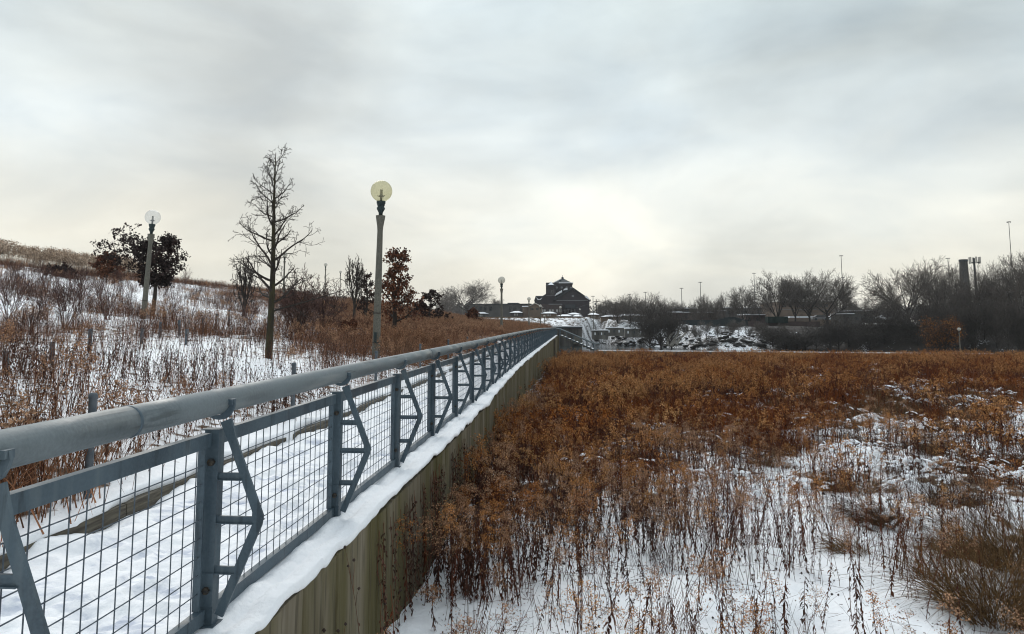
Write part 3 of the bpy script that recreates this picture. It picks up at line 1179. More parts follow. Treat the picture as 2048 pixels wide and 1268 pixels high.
# low fence posts beside the path and stakes on the hill
def build_stakes():
    mb = MB()
    mb.lathe([(0.027, -0.15), (0.027, 0.745), (0.031, 0.75), (0.031, 0.775), (0.022, 0.79), (0.0, 0.795)], 12)
    pm = mb.mesh("bollard_post", M_POSTGREY, True)
    G = "low round grey posts along the hill side of the path"
    labs = ["low grey round post in melted snow, seen through the nearest mesh panel",
            "grey capped post behind the handrail, second one along the path",
            "grey capped post at the foot of the yellowed globe lamp"]
    Ys = [5.7, 10.2, 14.9, 19.6, 24.3, 29.0]
    for i, Y in enumerate(Ys):
        x = [-3.93, -4.02, -4.12, -4.2, -4.25, -4.3][i]
        z = float(hill_z(x, Y))
        o = put("low_post", pm, None, (x, Y, z), (0, 0.0, 0), (1.15, 1.15, 1.0 if i else 1.06))
        tag(o, labs[i] if i < 3 else ["grey path post behind the fourth mesh panel", "grey path post far along the path, last but one visible", "farthest grey path post, mostly hidden by the railing"][i - 3], "post", G)
    mb = MB()
    mb.lathe([(0.04, -0.2), (0.04, 0.95), (0.03, 0.97), (0, 0.975)], 8)
    sm = mb.mesh("stake", M_POSTGREY)
    G2 = "grey stakes of a path crossing the snowy slope"
    for i, (px, py) in enumerate(((10, 745), (103, 727), (178, 702), (283, 688), (320, 676), (358, 672), (372, 690), (405, 668), (432, 660), (458, 652))):
        p = on_hill(px, py)
        h = (44 if i < 3 else 32) * p.y / F
        o = put("stake", sm, None, p, (0, RND.uniform(-.03, .03), 0), (1, 1, h / 0.95))
        tag(o, ["grey stake at the photo's left edge, lowest of the slope's stakes", "thick grey stake in the weeds, second from the left edge", "grey stake uphill of the thick one, below the grey shrubs",
                "grey stake directly under the base of the leaning lamp", "first grey stake to the right of the leaning lamp's base", "grey stake below the dark oak's trunk",
                "grey stake in the bare snow patch right of the leaning lamp", "grey stake between the leaning lamp and the tall bare tree, middle of that row",
                "second last grey stake before the tall bare tree", "last grey stake of the row, nearest the tall bare tree"][i], "stake", G2)


build_stakes()


# ------------------------------------------------------------------ trees
def rand_perp(d, r):
    v = Vector((r.gauss(0, 1), r.gauss(0, 1), r.gauss(0, 1)))
    v = v - d * v.dot(d)
    return v.normalized() if v.length > 1e-6 else d.orthogonal().normalized()


def grow(segs, p, d, L, r0, level, P, r, tips):
    """Recursive limb: appends (level, points, radii)."""
    n = P['steps'][level]
    pts, rad = [p.copy()], [r0]
    r1 = max(r0 * P['taper'][level], P['rmin'])
    up = P['up'][level]
    for i in range(n):
        d = (d + rand_perp(d, r) * P['wob'][level] + Vector((0, 0, up))).normalized()
        p = p + d * (L / n)
        pts.append(p.copy())
        rad.append(r0 + (r1 - r0) * (i + 1) / n)
    segs.append((level, pts, rad))
    if level + 1 >= P['levels']:
        tips.append((pts[-1], d))
        return
    k = P['kids'][level]
    a0 = r.uniform(0, 6.28)
    for j in range(k):
        t = P['from'][level] + (1 - P['from'][level]) * (j + r.uniform(0.2, 0.9)) / k
        q = t * n
        i = min(int(q), n - 1)
        pp = pts[i].lerp(pts[i + 1], q - i)
        dd = (pts[i + 1] - pts[i]).normalized()
        a = a0 + j * 2.4 + r.uniform(-.4, .4)
        o = dd.orthogonal().normalized()
        side = (Matrix.Rotation(a, 3, dd) @ o)
        ang = math.radians(P['ang'][level] + r.uniform(-12, 12))
        nd = (dd * math.cos(ang) + side * math.sin(ang)).normalized()
        shape = P['shape'][level](t)
        grow(segs, pp, nd, L * P['len'][level] * shape * r.uniform(0.8, 1.15), max((rad[i] + (rad[i + 1] - rad[i]) * (q - i)) * P['rk'][level], P['rmin']), level + 1, P, r, tips)


def tree_meshes(name, segs, split=1, matT=None, matC=None, sides=(8, 5, 4, 3, 3, 3)):
    t, c = MB(), MB()
    for lv, pts, rad in segs:
        (t if lv < split else c).tube(pts, rad, sides[min(lv, 5)], cap=False)
    return t.mesh("trunk", matT, True), c.mesh("crown", matC, False)


one = lambda t: 1.0
ROUND = dict(levels=5, steps=[5, 7, 5, 4, 2], taper=[0.7, 0.3, 0.3, 0.4, 0.5], up=[0, 0.05, 0.04, 0.03, 0.02], wob=[0.06, 0.09, 0.12, 0.14, 0.15],
             kids=[8, 9, 8, 7], ang=[38, 36, 36, 34], len=[1.55, 0.50, 0.50, 0.50], rk=[0.6, 0.5, 0.5, 0.6], shape=[one, lambda t: 1.25 - 0.6 * t, one, one], rmin=0.013)
ROUND['from'] = [0.55, 0.25, 0.2, 0.2]


def round_tree(seed, H=10.0, bushy=False, kids=None, rmin=0.013, ang=None, trunk=0.34):
    r = random.Random(seed)
    P = dict(ROUND)
    P['rmin'] = rmin * 1.0
    if kids:
        P['kids'] = kids
    if ang:
        P['ang'] = ang
    if bushy:
        P['from'] = [0.1, 0.15, 0.15, 0.2]
    segs, tips = [], []
    grow(segs, Vector((0, 0, 0)), Vector((0, 0, 1)), H * trunk, H * 0.022, 0, P, r, tips)
    zmax = max(p.z for s in segs for p in s[1])
    k = H / zmax
    segs = [(l, [p * k for p in pts], rad) for l, pts, rad in segs]
    return segs, tips


FAR_TREES = []


def make_far_protos():
    for sd, kw in ((11, {}), (12, dict(ang=[30, 34, 36, 34])), (13, dict(kids=[9, 9, 8, 7], ang=[46, 38, 36, 34])), (14, dict(kids=[7, 9, 8, 7], ang=[27, 32, 34, 34], trunk=0.32)),
                   (15, dict(bushy=True, kids=[14, 8, 7, 5], ang=[38, 38, 36, 34], trunk=0.5)), (16, dict(ang=[50, 40, 38, 36], kids=[8, 9, 8, 7], trunk=0.26))):
        segs, _ = round_tree(sd, 10.0, **kw)
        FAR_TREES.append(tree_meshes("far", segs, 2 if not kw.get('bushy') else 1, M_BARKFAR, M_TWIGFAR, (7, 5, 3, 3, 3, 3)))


make_far_protos()


def far_tree(px, ytop, ybase, Y, kind, label, group=None, width=None, name="bare_tree", cat="tree"):
    a, b = at(px, ytop, Y), at(px, ybase, Y)
    h = (a.z - b.z) * (1.09 if name == "bare_tree" else 1.0)
    t = empty(name, b, label, cat, group, RND.uniform(0, 6.28))
    tm, cm = FAR_TREES[kind]
    s = h / 10.0
    sw = s if width is None else (width * Y / F) / 9.0
    put("trunk", tm, t, scl=(sw, sw, s))
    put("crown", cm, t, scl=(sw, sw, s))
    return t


def bank_depth(px):
    rx, rz = ray(px, 690)
    Ys = np.linspace(112, 200, 400)
    k = np.argmax(t_far(rx * Ys, Ys) > -5)
    return float(Ys[k])


def scrub_label(k):
    """The scrub stands in a row from the bare snowy bank to the photo's right edge: say what each one is below."""
    below = ["at the left end of the dark scrub, beside the rocks", "under the leftmost tall tree of the factory group", "under the second tall factory tree", "under the third tall factory tree",
             "below the middle of the brick factory", "below the wide forked tree", "below the foot of the tallest factory mast", "below the half-hidden grey shed wall",
             "under the gap right of the factory trees", "right of the gap, below the teal-roofed shed", "at the left foot of the big round tree", "under the big round tree's left half",
             "under the big round tree's trunk", "under the big round tree's right half", "left of the orange bush, first of the nearer scrub", "touching the orange bush's left side",
             "behind the orange bush, left of the lone lamp", "behind the lone lamp", "below the brick chimney", "below the antenna mast", "right of the antenna mast's foot",
             "in the darkest part of the wood", "below the tallest right-hand mast", "at the photo's right edge under the dark-limbed tree", "beyond the right edge of the wood"]
    return "dark tangled scrub " + below[min(k, len(below) - 1)]


def build_far_trees():
    far_tree(935, 566, 638, 225, 2, "broad bare tree behind the long dark building left of the church", width=100)
    far_tree(893, 588, 640, 205, 4, "low bare scrub tree left of the broad bare tree, beside the brown hillside")
    far_tree(993, 596, 620, 300, 4, "small treetop showing over the flat roof left of the lamp before the church")
    g1 = "bare trees behind the dark sheds across the river"
    far_tree(1212, 600, 645, 260, 1, "bare tree just right of the church behind the utility pole", g1)
    far_tree(1235, 594, 650, 190, 4, "leftmost tree of the bare thicket between church and river bend", g1, width=60)
    far_tree(1262, 590, 655, 185, 4, "broad grey thicket tree above the pale bungalow roof", g1, width=70)
    far_tree(1296, 586, 655, 180, 4, "tallest tree of the grey thicket above the rubble bank", g1, width=70)
    far_tree(1325, 596, 660, 178, 4, "last tree of the grey thicket above the fallen white branches", g1, width=60)
    far_tree(1352, 603, 648, 230, 0, "small bare tree beside the second light mast", g1)
    far_tree(1402, 592, 692, 172, 1, "slender bare tree with its trunk on the snowy bank, below the third light mast", g1, width=52)
    far_tree(1428, 594, 685, 174, 3, "narrow bare tree on the snowy bank left of the bushy round-headed one", g1, width=44)
    far_tree(1452, 588, 672, 182, 0, "thin bare tree standing on top of the snowy bank behind its neighbours", g1, width=48)
    far_tree(1487, 574, 668, 176, 1, "bushy round-headed bare tree at the corner of the dark fence", g1, width=62)
    far_tree(1520, 583, 655, 200, 5, "bare tree leaning towards the tall group, behind the fourth light mast", g1, width=55)
    g2 = "group of tall bare trees in front of the brick factory"
    far_tree(1556, 548, 668, 178, 3, "leftmost of the tall spreading trees before the brick factory", g2, width=105)
    far_tree(1592, 546, 664, 184, 3, "second tall tree before the factory, its crown merged with its neighbours", g2, width=85)
    far_tree(1622, 547, 662, 180, 2, "third tall tree in front of the middle of the brick factory", g2, width=85)
    far_tree(1655, 550, 660, 182, 5, "wide forked tree before the right end of the brick factory, left of the tallest mast", g2, width=110)
    far_tree(1684, 562, 660, 186, 0, "tree at the right end of the factory group, crossing the tallest light mast", g2, width=60)
    g3 = "bare trees along the river on the right"
    far_tree(1728, 602, 655, 190, 5, "low bare tree in the gap between the factory group and the big round tree", g3)
    far_tree(1755, 600, 655, 188, 0, "small bare tree at the left foot of the big round-crowned tree", g3)
    far_tree(1822, 528, 672, 160, 2, "big round-crowned bare tree standing alone against the sky", g3, width=125)
    far_tree(1788, 585, 672, 158, 1, "lower bare tree leaning out of the big round crown's left side", g3, width=60)
    far_tree(1880, 545, 690, 150, 3, "bare tree at the left edge of the dark riverside wood", g3, width=95)
    far_tree(1905, 532, 690, 146, 0, "feathery bare tree just left of the brick chimney", g3, width=90)
    far_tree(1948, 548, 692, 140, 4, "dense bare tree covering the foot of the brick chimney", g3, width=110)
    far_tree(1975, 536, 692, 142, 5, "dense feathery tree right of the antenna mast", g3, width=100)
    far_tree(2010, 528, 694, 138, 4, "dark bushy tree in the wood left of the tallest right-hand light mast", g3, width=100)
    far_tree(2052, 506, 694, 128, 1, "tall dark-limbed tree at the right edge behind the light mast", g3, width=130)
    far_tree(2095, 520, 694, 130, 3, "tree beyond the tall dark-limbed one at the wood's right end", g3, width=110)
    # the understorey on the bank: dark scrubby trees
    g4 = "dark scrub trees on the river bank at the right"
    r = random.Random(77)
    k = 0
    for px, lab in ((1300, "dark leaning tree behind the rubble at the water's bend"), (1322, "dark bare tree rising right of the crumbling dock wall"), (1343, "dark scrub tree beside the pale fallen boughs")):
        t = far_tree(px, 612, 698, 152, 3, lab, g1, width=60)
        for c in t.children:
            c.data = SCRUB[0] if c.name.startswith("trunk") else SCRUB[1]
    order = ["first", "second", "third", "fourth", "fifth", "sixth", "seventh", "eighth", "ninth", "tenth"]
    for i, (px, yt, yb) in enumerate(((1372, 640, 690), (1392, 648, 694), (1414, 638, 682), (1438, 644, 692), (1462, 640, 688), (1478, 636, 672), (1500, 648, 690), (1522, 640, 680), (1541, 650, 692), (1566, 642, 690))):
        t = far_tree(px, yt, yb, 152, (3, 1, 0)[i % 3], order[i] + " thin dark sapling from the left on the open snowy bank", "thin dark saplings on the open snowy bank", width=22 + 5 * (i % 3), name="sapling")
        for c in t.children:
            c.data = SCRUB[0] if c.name.startswith("trunk") else c.data
    for px in range(1550, 2090, 22):
        Y = bank_depth(px) + r.uniform(0.5, 5)
        top = (652 if px < 1620 else 634 if px < 1760 else 618 if px < 1850 else 592) + r.uniform(-18, 16)
        px2 = px + r.uniform(-8, 8)
        X_ = ray(px2, 690)[0] * Y
        yb = 645 + (EYE - float(t_far(X_, Y)) + 0.3) / Y * F
        t = far_tree(px2, top, yb, Y, 4, scrub_label(k), g4, width=r.uniform(40, 75), name="scrub_tree", cat="scrub")
        for c in t.children:
            c.data = SCRUB[0] if c.name.startswith("trunk") else SCRUB[1]
        k += 1


_segs, _ = round_tree(21, 10.0, bushy=True, kids=[13, 7, 6, 4], ang=[58, 44, 42, 40], trunk=0.45, rmin=0.028)
SCRUB = tree_meshes("scrub", _segs, 1, M_BARK, simple("dark_twigs", (0.055, 0.047, 0.042), (0.08, 0.068, 0.06), 1, 0.95), (6, 4, 3, 3, 3, 3))
build_far_trees()


def build_tree_line():
    """Low tree line on the horizon that reads as one mass."""
    r = random.Random(31)
    mb = MB()
    segs, _ = round_tree(41, 10.0, bushy=True, kids=[8, 5, 4, 3], trunk=0.5, rmin=0.09)
    V, Fs = [], []
    base = MB()
    for lv, pts, rad in segs:
        base.tube(pts, [max(v, 0.08) for v in rad], 3, cap=False)
    bv = np.array(base.v)
    bf = np.array(base.f)
    n = 0
    for px in list(range(880, 1110, 14)) + list(range(1180, 2120, 11)):
        Y = r.uniform(330, 480)
        p = at(px + r.uniform(-8, 8), 643, Y)
        h = r.uniform(7, 12.5)
        a = r.uniform(0, 6.28)
        s = h / 10
        c, sn = math.cos(a), math.sin(a)
        x = bv[:, 0] * s * 1.5
        y = bv[:, 1] * s * 1.5
        V.append(np.stack([p.x + c * x - sn * y, p.y + sn * x + c * y, 0.8 + bv[:, 2] * s], -1))
        Fs.append(bf + n)
        n += len(bv)
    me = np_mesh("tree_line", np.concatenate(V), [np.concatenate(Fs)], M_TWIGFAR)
    o = put("tree_line", me)
    tag(o, "low hazy line of bare trees along the horizon", "tree line", kind="stuff")


build_tree_line()


def leaf_clump(mb, c, n, R_, size, r, m=0):
    for _ in range(n):
        p = Vector(c) + Vector((r.gauss(0, R_), r.gauss(0, R_), r.gauss(0, R_ * 0.7)))
        a = Vector((r.gauss(0, 1), r.gauss(0, 1), r.gauss(0, 1))).normalized()
        b = rand_perp(a, r)
        s = size * r.uniform(0.6, 1.2)
        # lobed leaf: a bent pair of triangles
        t = p + a * s
        l = p + a * s * 0.55 + b * s * 0.38
        q = p + a * s * 0.55 - b * s * 0.38 + Vector((0, 0, s * 0.15))
        mb.add([tuple(p), tuple(l), tuple(t), tuple(q)], [(0, 1, 2), (0, 2, 3)], m)


def bent_limb(mb, p0, p1, r0, r1, r, wob=0.06, n=6, sides=5, sag=0.0):
    p0, p1 = Vector(p0), Vector(p1)
    L = (p1 - p0).length
    pts = []
    for i in range(n + 1):
        t = i / n
        q = p0.lerp(p1, t)
        if 0 < i < n:
            q += Vector((r.uniform(-1, 1), r.uniform(-1, 1), r.uniform(-1, 1))) * wob * L * 0.5
        q.z += sag * 4 * t * (1 - t)
        pts.append(q)
    mb.tube(pts, [r0 + (r1 - r0) * i / n for i in range(n + 1)], sides, cap=False)
    return pts


def hero_tree():
    """Tall bare tree: straight leader, many side limbs sweeping up."""
    Y = 16.0
    rx, rz = ray(537, 716)
    base = Vector((rx * Y, Y, EYE + rz * Y - 0.05))
    H = (at(545, 300, Y) - at(537, 716, Y)).z
    t = empty("bare_tree", base, "tall bare young tree with a straight mossy trunk left of the big globe lamp", "tree")
    r = random.Random(101)
    T, C = MB(), MB()
    lead = []
    n = 22
    for i in range(n + 1):
        f = i / n
        lead.append(Vector((0.06 * math.sin(f * 5) * f + 0.05 * f, 0.05 * math.sin(f * 7 + 1) * f, H * f)))
    rads = [0.080 * (1 - f) ** 0.85 + 0.006 for f in [i / n for i in range(n + 1)]]
    T.tube(lead, rads, 9, cap=False)
    P = dict(levels=4, steps=[8, 6, 4, 2], taper=[0.25, 0.3, 0.4, 0.6], up=[0.06, 0.04, 0.02, 0.0], wob=[0.15, 0.22, 0.24, 0.25], kids=[6, 3, 2], ang=[44, 46, 48],
             len=[0.42, 0.5, 0.5], rk=[0.5, 0.55, 0.6], shape=[lambda t: 1.3 - 0.7 * t, one, one], rmin=0.0042)
    P['from'] = [0.16, 0.15, 0.15]
    segs, tips = [], []
    N_ = 30
    for k in range(N_):
        f = 0.27 + 0.70 * (k / N_) ** 0.95
        q = f * n
        i = min(int(q), n - 1)
        p = lead[i].lerp(lead[i + 1], q - i)
        a = k * 2.4 + r.uniform(-.5, .5)
        g = (f - 0.27) / 0.73
        L = (1.12 * (1 - g) ** 0.7 + 0.26) * r.uniform(0.6, 1.1)
        el = math.radians(12 + 34 * g + r.uniform(-10, 10))
        d = Vector((math.cos(a) * math.cos(el), math.sin(a) * math.cos(el), math.sin(el)))
        grow(segs, p, d, L, 0.028 * (1 - g) + 0.008, 0, P, r, tips)
    # the long low limb reaching right
    grow(segs, lead[int(0.27 * n)], Vector((0.86, 0.1, 0.28)), 1.75, 0.026, 0, P, r, tips)
    for lv, pts, rad in segs:
        C.tube(pts, rad, (5, 4, 3, 3)[lv], cap=False)
    T.build("trunk", M_BARKMOSS, t, True)
    C.build("crown", M_BARK, t)


hero_tree()


def small_bare(px, ytop, ybase, Y, seed, label, w=None, rmin=0.008, kids=(8, 6, 4, 3), bushy=False, mat=None, ang=(45, 45, 45, 40), trunk=0.5, name="bare_tree", cat="tree", group=None):
    a, b = at(px, ytop, Y), at(px, ybase, Y)
    if px < 900:
        b.z = min(b.z, float(hill_z(b.x, b.y)))
    H = a.z - b.z
    segs, _ = round_tree(seed, H, bushy=bushy, kids=list(kids), rmin=rmin * 1.0, ang=list(ang), trunk=trunk)
    if w:
        xs = [abs(p.x) for s in segs for p in s[1]]
        k = (w * Y / F) / 2 / max(max(xs), .01)
        segs = [(l, [Vector((p.x * k, p.y * k, p.z)) for p in pts], rd) for l, pts, rd in segs]
    t = empty(name, b - Vector((0, 0, 0.05)), label, cat, group)
    tm, cm = tree_meshes("x", segs, 1, M_BARK, mat or M_BARK, (7, 4, 3, 3, 3))
    put("trunk", tm, t)
    put("crown", cm, t)
    return t, segs


def oak(px, ytop, ybase, Y, seed, label, w, leafn, mat, lsize=0.09, dens=1.0, kids=(9, 5, 3), reach=None, cat="tree", name="oak_tree", low=0.35, flat=False):
    a, b = at(px, ytop, Y), at(px, ybase, Y)
    b.z = min(b.z, float(hill_z(b.x, b.y)))
    H = a.z - b.z
    r = random.Random(seed)
    t = empty(name, b - Vector((0, 0, 0.05)), label, cat)
    T, C, Lf = MB(), MB(), MB()
    n = 8
    lead = [Vector((math.sin(i * 1.3 + seed) * 0.015 * H, math.cos(i * 1.7 + seed) * 0.015 * H, H * 0.93 * i / n)) for i in range(n + 1)]
    T.tube(lead, [0.026 * H * (1 - i / n) ** 0.8 + 0.008 for i in range(n + 1)], 8, cap=False)
    P = dict(levels=3, steps=[5, 4, 3], taper=[0.35, 0.35, 0.5], up=[0.05, 0.05, 0.03], wob=[0.16, 0.22, 0.28], kids=[kids[1], kids[2]], ang=[45, 45],
             len=[0.5, 0.5], rk=[0.6, 0.6], shape=[one, one], rmin=0.007)
    P['from'] = [0.3, 0.2]
    if flat:
        P['up'] = [0.0, 0.04, 0.04]
    segs, tips = [], []
    W = w * Y / F / 2
    for k in range(kids[0]):
        f = low + (0.97 - low) * k / kids[0]
        q = f * n
        i = min(int(q), n - 1)
        p = lead[i].lerp(lead[i + 1], q - i)
        a_ = k * 2.4 + r.uniform(-.4, .4)
        g = (f - low) / (1 - low)
        L = W * (1.05 - 0.65 * g) * r.uniform(0.75, 1.05)
        el = math.radians(12 + 40 * g + r.uniform(-8, 8))
        if flat:
            L = W * (0.55 + 0.5 * math.sin(g * math.pi * 0.8)) * (1.0 if g < 0.8 else 0.55) * r.uniform(0.7, 1.0)
            el = math.radians(4 + 10 * g + r.uniform(-8, 8))
        d = Vector((math.cos(a_) * math.cos(el), math.sin(a_) * math.cos(el), math.sin(el)))
        grow(segs, p, d, L, 0.012 * H * (1.1 - g * 0.6), 0, P, r, tips)
    if reach:
        for (f, dx, dz, L) in reach:
            p = lead[int(f * n)]
            grow(segs, p, Vector((dx, r.uniform(-.2, .2), dz)).normalized(), L, 0.012 * H, 0, P, r, tips)
    for lv, pts, rad in segs:
        C.tube(pts, rad, (5, 3, 3)[lv], cap=False)
        m = {0: 0, 1: 1.4, 2: 2.0}[lv]
        for j in range(int(m * dens) if lv else 0):
            i = r.randrange(1, len(pts))
            leaf_clump(Lf, pts[i], leafn, 0.06 * H / 3, lsize, r)
    for p, d in tips:
        leaf_clump(Lf, p, leafn + 2, 0.055 * H / 3, lsize, r)
    T.build("trunk", M_BARK, t, True)
    C.build("branches", M_BARK, t)
    Lf.build("leaves", mat, t)
    return t


def build_hill_trees():
    oak(306, 462, 650, 33, 3, "dark oak with a flat lopsided crown of withered leaves behind the leaning lamp", 98, 5, M_OAKLEAF, 0.13, 1.2, kids=(14, 6, 4),
        reach=[(0.88, -1.0, 0.16, 2.3), (0.76, -1.0, 0.2, 1.9)], low=0.46, flat=True)
    oak(213, 512, 572, 52, 8, "small russet-leaved oak low on the slope left of the dark oak", 66, 6, M_OAKLEAFRED, 0.16, 1.2, kids=(10, 5, 3), low=0.25)
    oak(120, 538, 572, 48, 9, "dark leafless-looking shrub patch uphill left of the small russet oak", 70, 5, M_OAKLEAF, 0.14, 1.0, kids=(9, 5, 3), low=0.1, name="shrub", cat="shrub")
    oak(787, 488, 668, 30, 5, "russet-leaved young oak with gaps in its crown just right of the big lamp post", 92, 4, M_OAKLEAFRED, 0.12, 0.8, kids=(15, 5, 3), low=0.22)
    oak(733, 540, 625, 52, 15, "small dark-leaved oak just left of the big lamp post", 44, 4, M_OAKLEAF, 0.13, 0.9, kids=(11, 5, 3), low=0.2)
    oak(860, 583, 632, 62, 25, "low dark maroon shrub on the brow of the hill right of the russet oak", 70, 4, M_OAKLEAF, 0.16, 1.2, kids=(11, 5, 3), low=0.1, name="shrub", cat="shrub")
    oak(837, 600, 645, 66, 27, "smaller maroon shrub joined to the left of the low dark one on the brow", 44, 4, M_OAKLEAFRED, 0.16, 1.0, kids=(9, 5, 3), low=0.1, name="shrub", cat="shrub")
    oak(946, 622, 650, 90, 29, "round brown shrub at the end of the hill below the snowy embankment", 36, 6, M_OAKLEAFRED, 0.25, 1.2, kids=(8, 5, 3), low=0.1, name="shrub", cat="shrub")
    oak(700, 640, 705, 24, 35, "reddish leafy shrub in the rust-coloured grass left of the big lamp post", 60, 5, M_OAKLEAFRED, 0.08, 0.8, kids=(9, 5, 3), low=0.1, name="shrub", cat="shrub")
    small_bare(708, 506, 622, 46, 51, "slender bare tree on the hill crest left of the big lamp post", w=58, rmin=0.014, kids=(8, 6, 4, 3), trunk=0.55)
    small_bare(488, 500, 602, 40, 52, "thin bare sapling on the snowy slope left of the tall bare tree", w=56, rmin=0.013, kids=(9, 5, 4, 3), bushy=True, trunk=0.8)
    small_bare(600, 520, 690, 25, 53, "dense dark twiggy bush right of the tall bare tree's trunk", w=120, rmin=0.007, mat=M_TWIG, kids=(11, 7, 5, 3), bushy=True, trunk=0.45, name="bush", cat="bush")
    small_bare(645, 545, 665, 30, 54, "spreading twiggy bush between the tall bare tree and the big lamp", w=110, rmin=0.008, mat=M_TWIG, kids=(9, 7, 5, 3), bushy=True, trunk=0.4, name="bush", cat="bush")
    small_bare(575, 560, 660, 33, 55, "low dark bush tucked behind the tall bare tree's trunk", w=80, rmin=0.009, mat=M_TWIG, kids=(9, 6, 5, 3), bushy=True, trunk=0.4, name="bush", cat="bush")
    small_bare(-8, 464, 515, 60, 56, "bare treetop peeking in at the upper left edge of the hill", w=44, rmin=0.02, kids=(9, 6, 4, 3), trunk=0.4)
    small_bare(800, 560, 640, 60, 57, "thin bare tree with a few twigs right behind the russet oak", w=60, rmin=0.015, kids=(8, 5, 4, 3), trunk=0.5)
    # willow-like orange bush at the river edge
    t, segs = small_bare(1893, 632, 706, 112, 58, "orange-brown leafy bush at the river edge behind the lone lamp", w=90, rmin=0.03, kids=(13, 7, 5, 3), bushy=True, trunk=0.35, name="bush", cat="bush", ang=(60, 45, 45, 40))
    Lf = MB()
    r = random.Random(4)
    for lv, pts, rd in segs:
        if lv >= 3:
            leaf_clump(Lf, pts[-1], 3, 0.25, 0.19, r)
    Lf.build("leaves", plant_mat("orange_leaves", (0.26, 0.105, 0.026), (0.17, 0.065, 0.02), (0.10, 0.048, 0.025), 0.5), t)


build_hill_trees()


def build_hill_shrubs():
    """Grey twiggy shrubs and dark-headed weeds that can be told apart on the slope."""
    G = "leafless grey shrubs scattered over the snowy slope"
    protos = []
    for k in range(4):
        r = random.Random(300 + k)
        mb = MB()
        for i in range(16):
            a, L = r.uniform(0, 6.28), r.uniform(0.6, 1.25)
            d = Vector((math.cos(a) * r.uniform(.1, .55), math.sin(a) * r.uniform(.1, .55), 1)).normalized()
            p = Vector((r.uniform(-.08, .08), r.uniform(-.08, .08), -0.05))
            segs, tips = [], []
            P = dict(levels=3, steps=[5, 3, 2], taper=[0.4, 0.5, 0.6], up=[0.02, 0.05, 0.05], wob=[0.12, 0.2, 0.2], kids=[5, 3], ang=[32, 32], len=[0.4, 0.5], rk=[0.6, 0.6], shape=[one, one], rmin=0.0035)
            P['from'] = [0.3, 0.2]
            grow(segs, p, d, L, 0.008, 0, P, r, tips)
            for lv, pts, rad in segs:
                mb.tube(pts, rad, 3, cap=False)
        protos.append(mb.mesh("grey_shrub", M_TWIG))
    spots = [(88, 640), (128, 622), (155, 627), (60, 600), (200, 600), (40, 575), (238, 585), (20, 640), (170, 560), (92, 585), (345, 640), (395, 600), (420, 565), (460, 620),
             (130, 660), (255, 620), (500, 650), (470, 575), (540, 610), (215, 640), (60, 670), (330, 590), (370, 570), (15, 610)]
    for i, (px, py) in enumerate(spots):
        p = on_hill(px, py)
        o = put("grey_shrub", protos[i % 4], None, p, (0, 0, i * 1.7), tuple([0.9 + 0.35 * ((i * 7) % 5) / 5] * 3))
        where = ["below the russet oak, leftmost of the lower trio", "in the middle of the lower trio of shrubs", "rightmost of the lower trio, in the bare snow hollow", "uphill left of the lower trio, by the left edge",
                 "straight below the small russet oak", "high on the left under the dark shrub patch", "between the small russet oak and the leaning lamp", "at the left edge amid dark weeds",
                 "just under the dark shrub patch", "left of the dark shrub patch's foot", "right of the leaning lamp's foot", "in the snow right of the dark oak", "high in the snow right of the dark oak's crown",
                 "in the weeds left of the tall bare tree", "downhill of the lower trio, in the open snow", "touching the left side of the leaning lamp", "close to the left of the tall bare tree's trunk",
                 "below the thin bare sapling", "right behind the tall bare tree", "downhill left of the leaning lamp", "downhill at the left, above the thick stake", "behind the dark oak's trunk",
                 "uphill of the dark oak's right side", "highest at the left edge below the crest"][i]
        tag(o, "leafless grey-brown shrub " + where, "shrub", G)


build_hill_shrubs()

# ------------------------------------------------------------------ plant prototypes (kept out of the scene, used by the growth layers)
def blade(mb, p, d, L, w, r, droop=0.3, m=0, n=3):
    """Grass blade or thin stem: tapering ribbon."""
    d = Vector(d).normalized()
    side = d.cross(Vector((r.gauss(0, 1), r.gauss(0, 1), 0.1))).normalized()
    pts, ws = [Vector(p)], [w]
    h = Vector((d.x, d.y, 0))
    h = h.normalized() if h.length > 1e-4 else Vector((1, 0, 0))
    q = Vector(p)
    for i in range(n):
        dd = (d + (h * 0.7 - Vector((0, 0, 1))) * droop * ((i + 0.5) / n) ** 1.5).normalized()
        q = q + dd * (L / n)
        pts.append(q.copy())
        ws.append(w * (1 - 0.8 * (i + 1) / n))
    mb.ribbon(pts, ws, side, m)
    return pts


def stem3(mb, p, d, L, r0, r, m=0, n=4, wob=0.05):
    d = Vector(d).normalized()
    pts = [Vector(p)]
    q = Vector(p)
    for i in range(n):
        d = (d + rand_perp(d, r) * wob).normalized()
        q = q + d * (L / n)
        pts.append(q.copy())
    mb.tube(pts, [r0 * (1 - 0.55 * i / n) for i in range(n + 1)], 3, m, cap=False)
    return pts


def curl_leaf(mb, p, r, L, w, m):
    """Hanging withered leaf, curled."""
    a = r.uniform(0, 6.28)
    h = Vector((math.cos(a), math.sin(a), 0))
    pts = [Vector(p)]
    q = Vector(p)
    d = (h + Vector((0, 0, r.uniform(-.2, .4)))).normalized()
    for i in range(3):
        d = (d + Vector((0, 0, -0.75)) + rand_perp(d, r) * 0.35).normalized()
        q = q + d * (L / 3)
        pts.append(q.copy())
    s = Vector((-h.y, h.x, r.uniform(-.5, .5))).normalized()
    mb.ribbon(pts, [w * .3, w, w * .8, w * .15], s, m)


def fluff(mb, c, n, R_, s, r, m):
    for _ in range(n):
        p = Vector(c) + Vector((r.gauss(0, R_), r.gauss(0, R_), r.gauss(0, R_)))
        u = Vector((r.gauss(0, 1), r.gauss(0, 1), r.gauss(0, 1))).normalized()
        v = rand_perp(u, r)
        mb.add([tuple(p - u * s), tuple(p + v * s * .8), tuple(p + u * s)], [(0, 1, 2)], m)


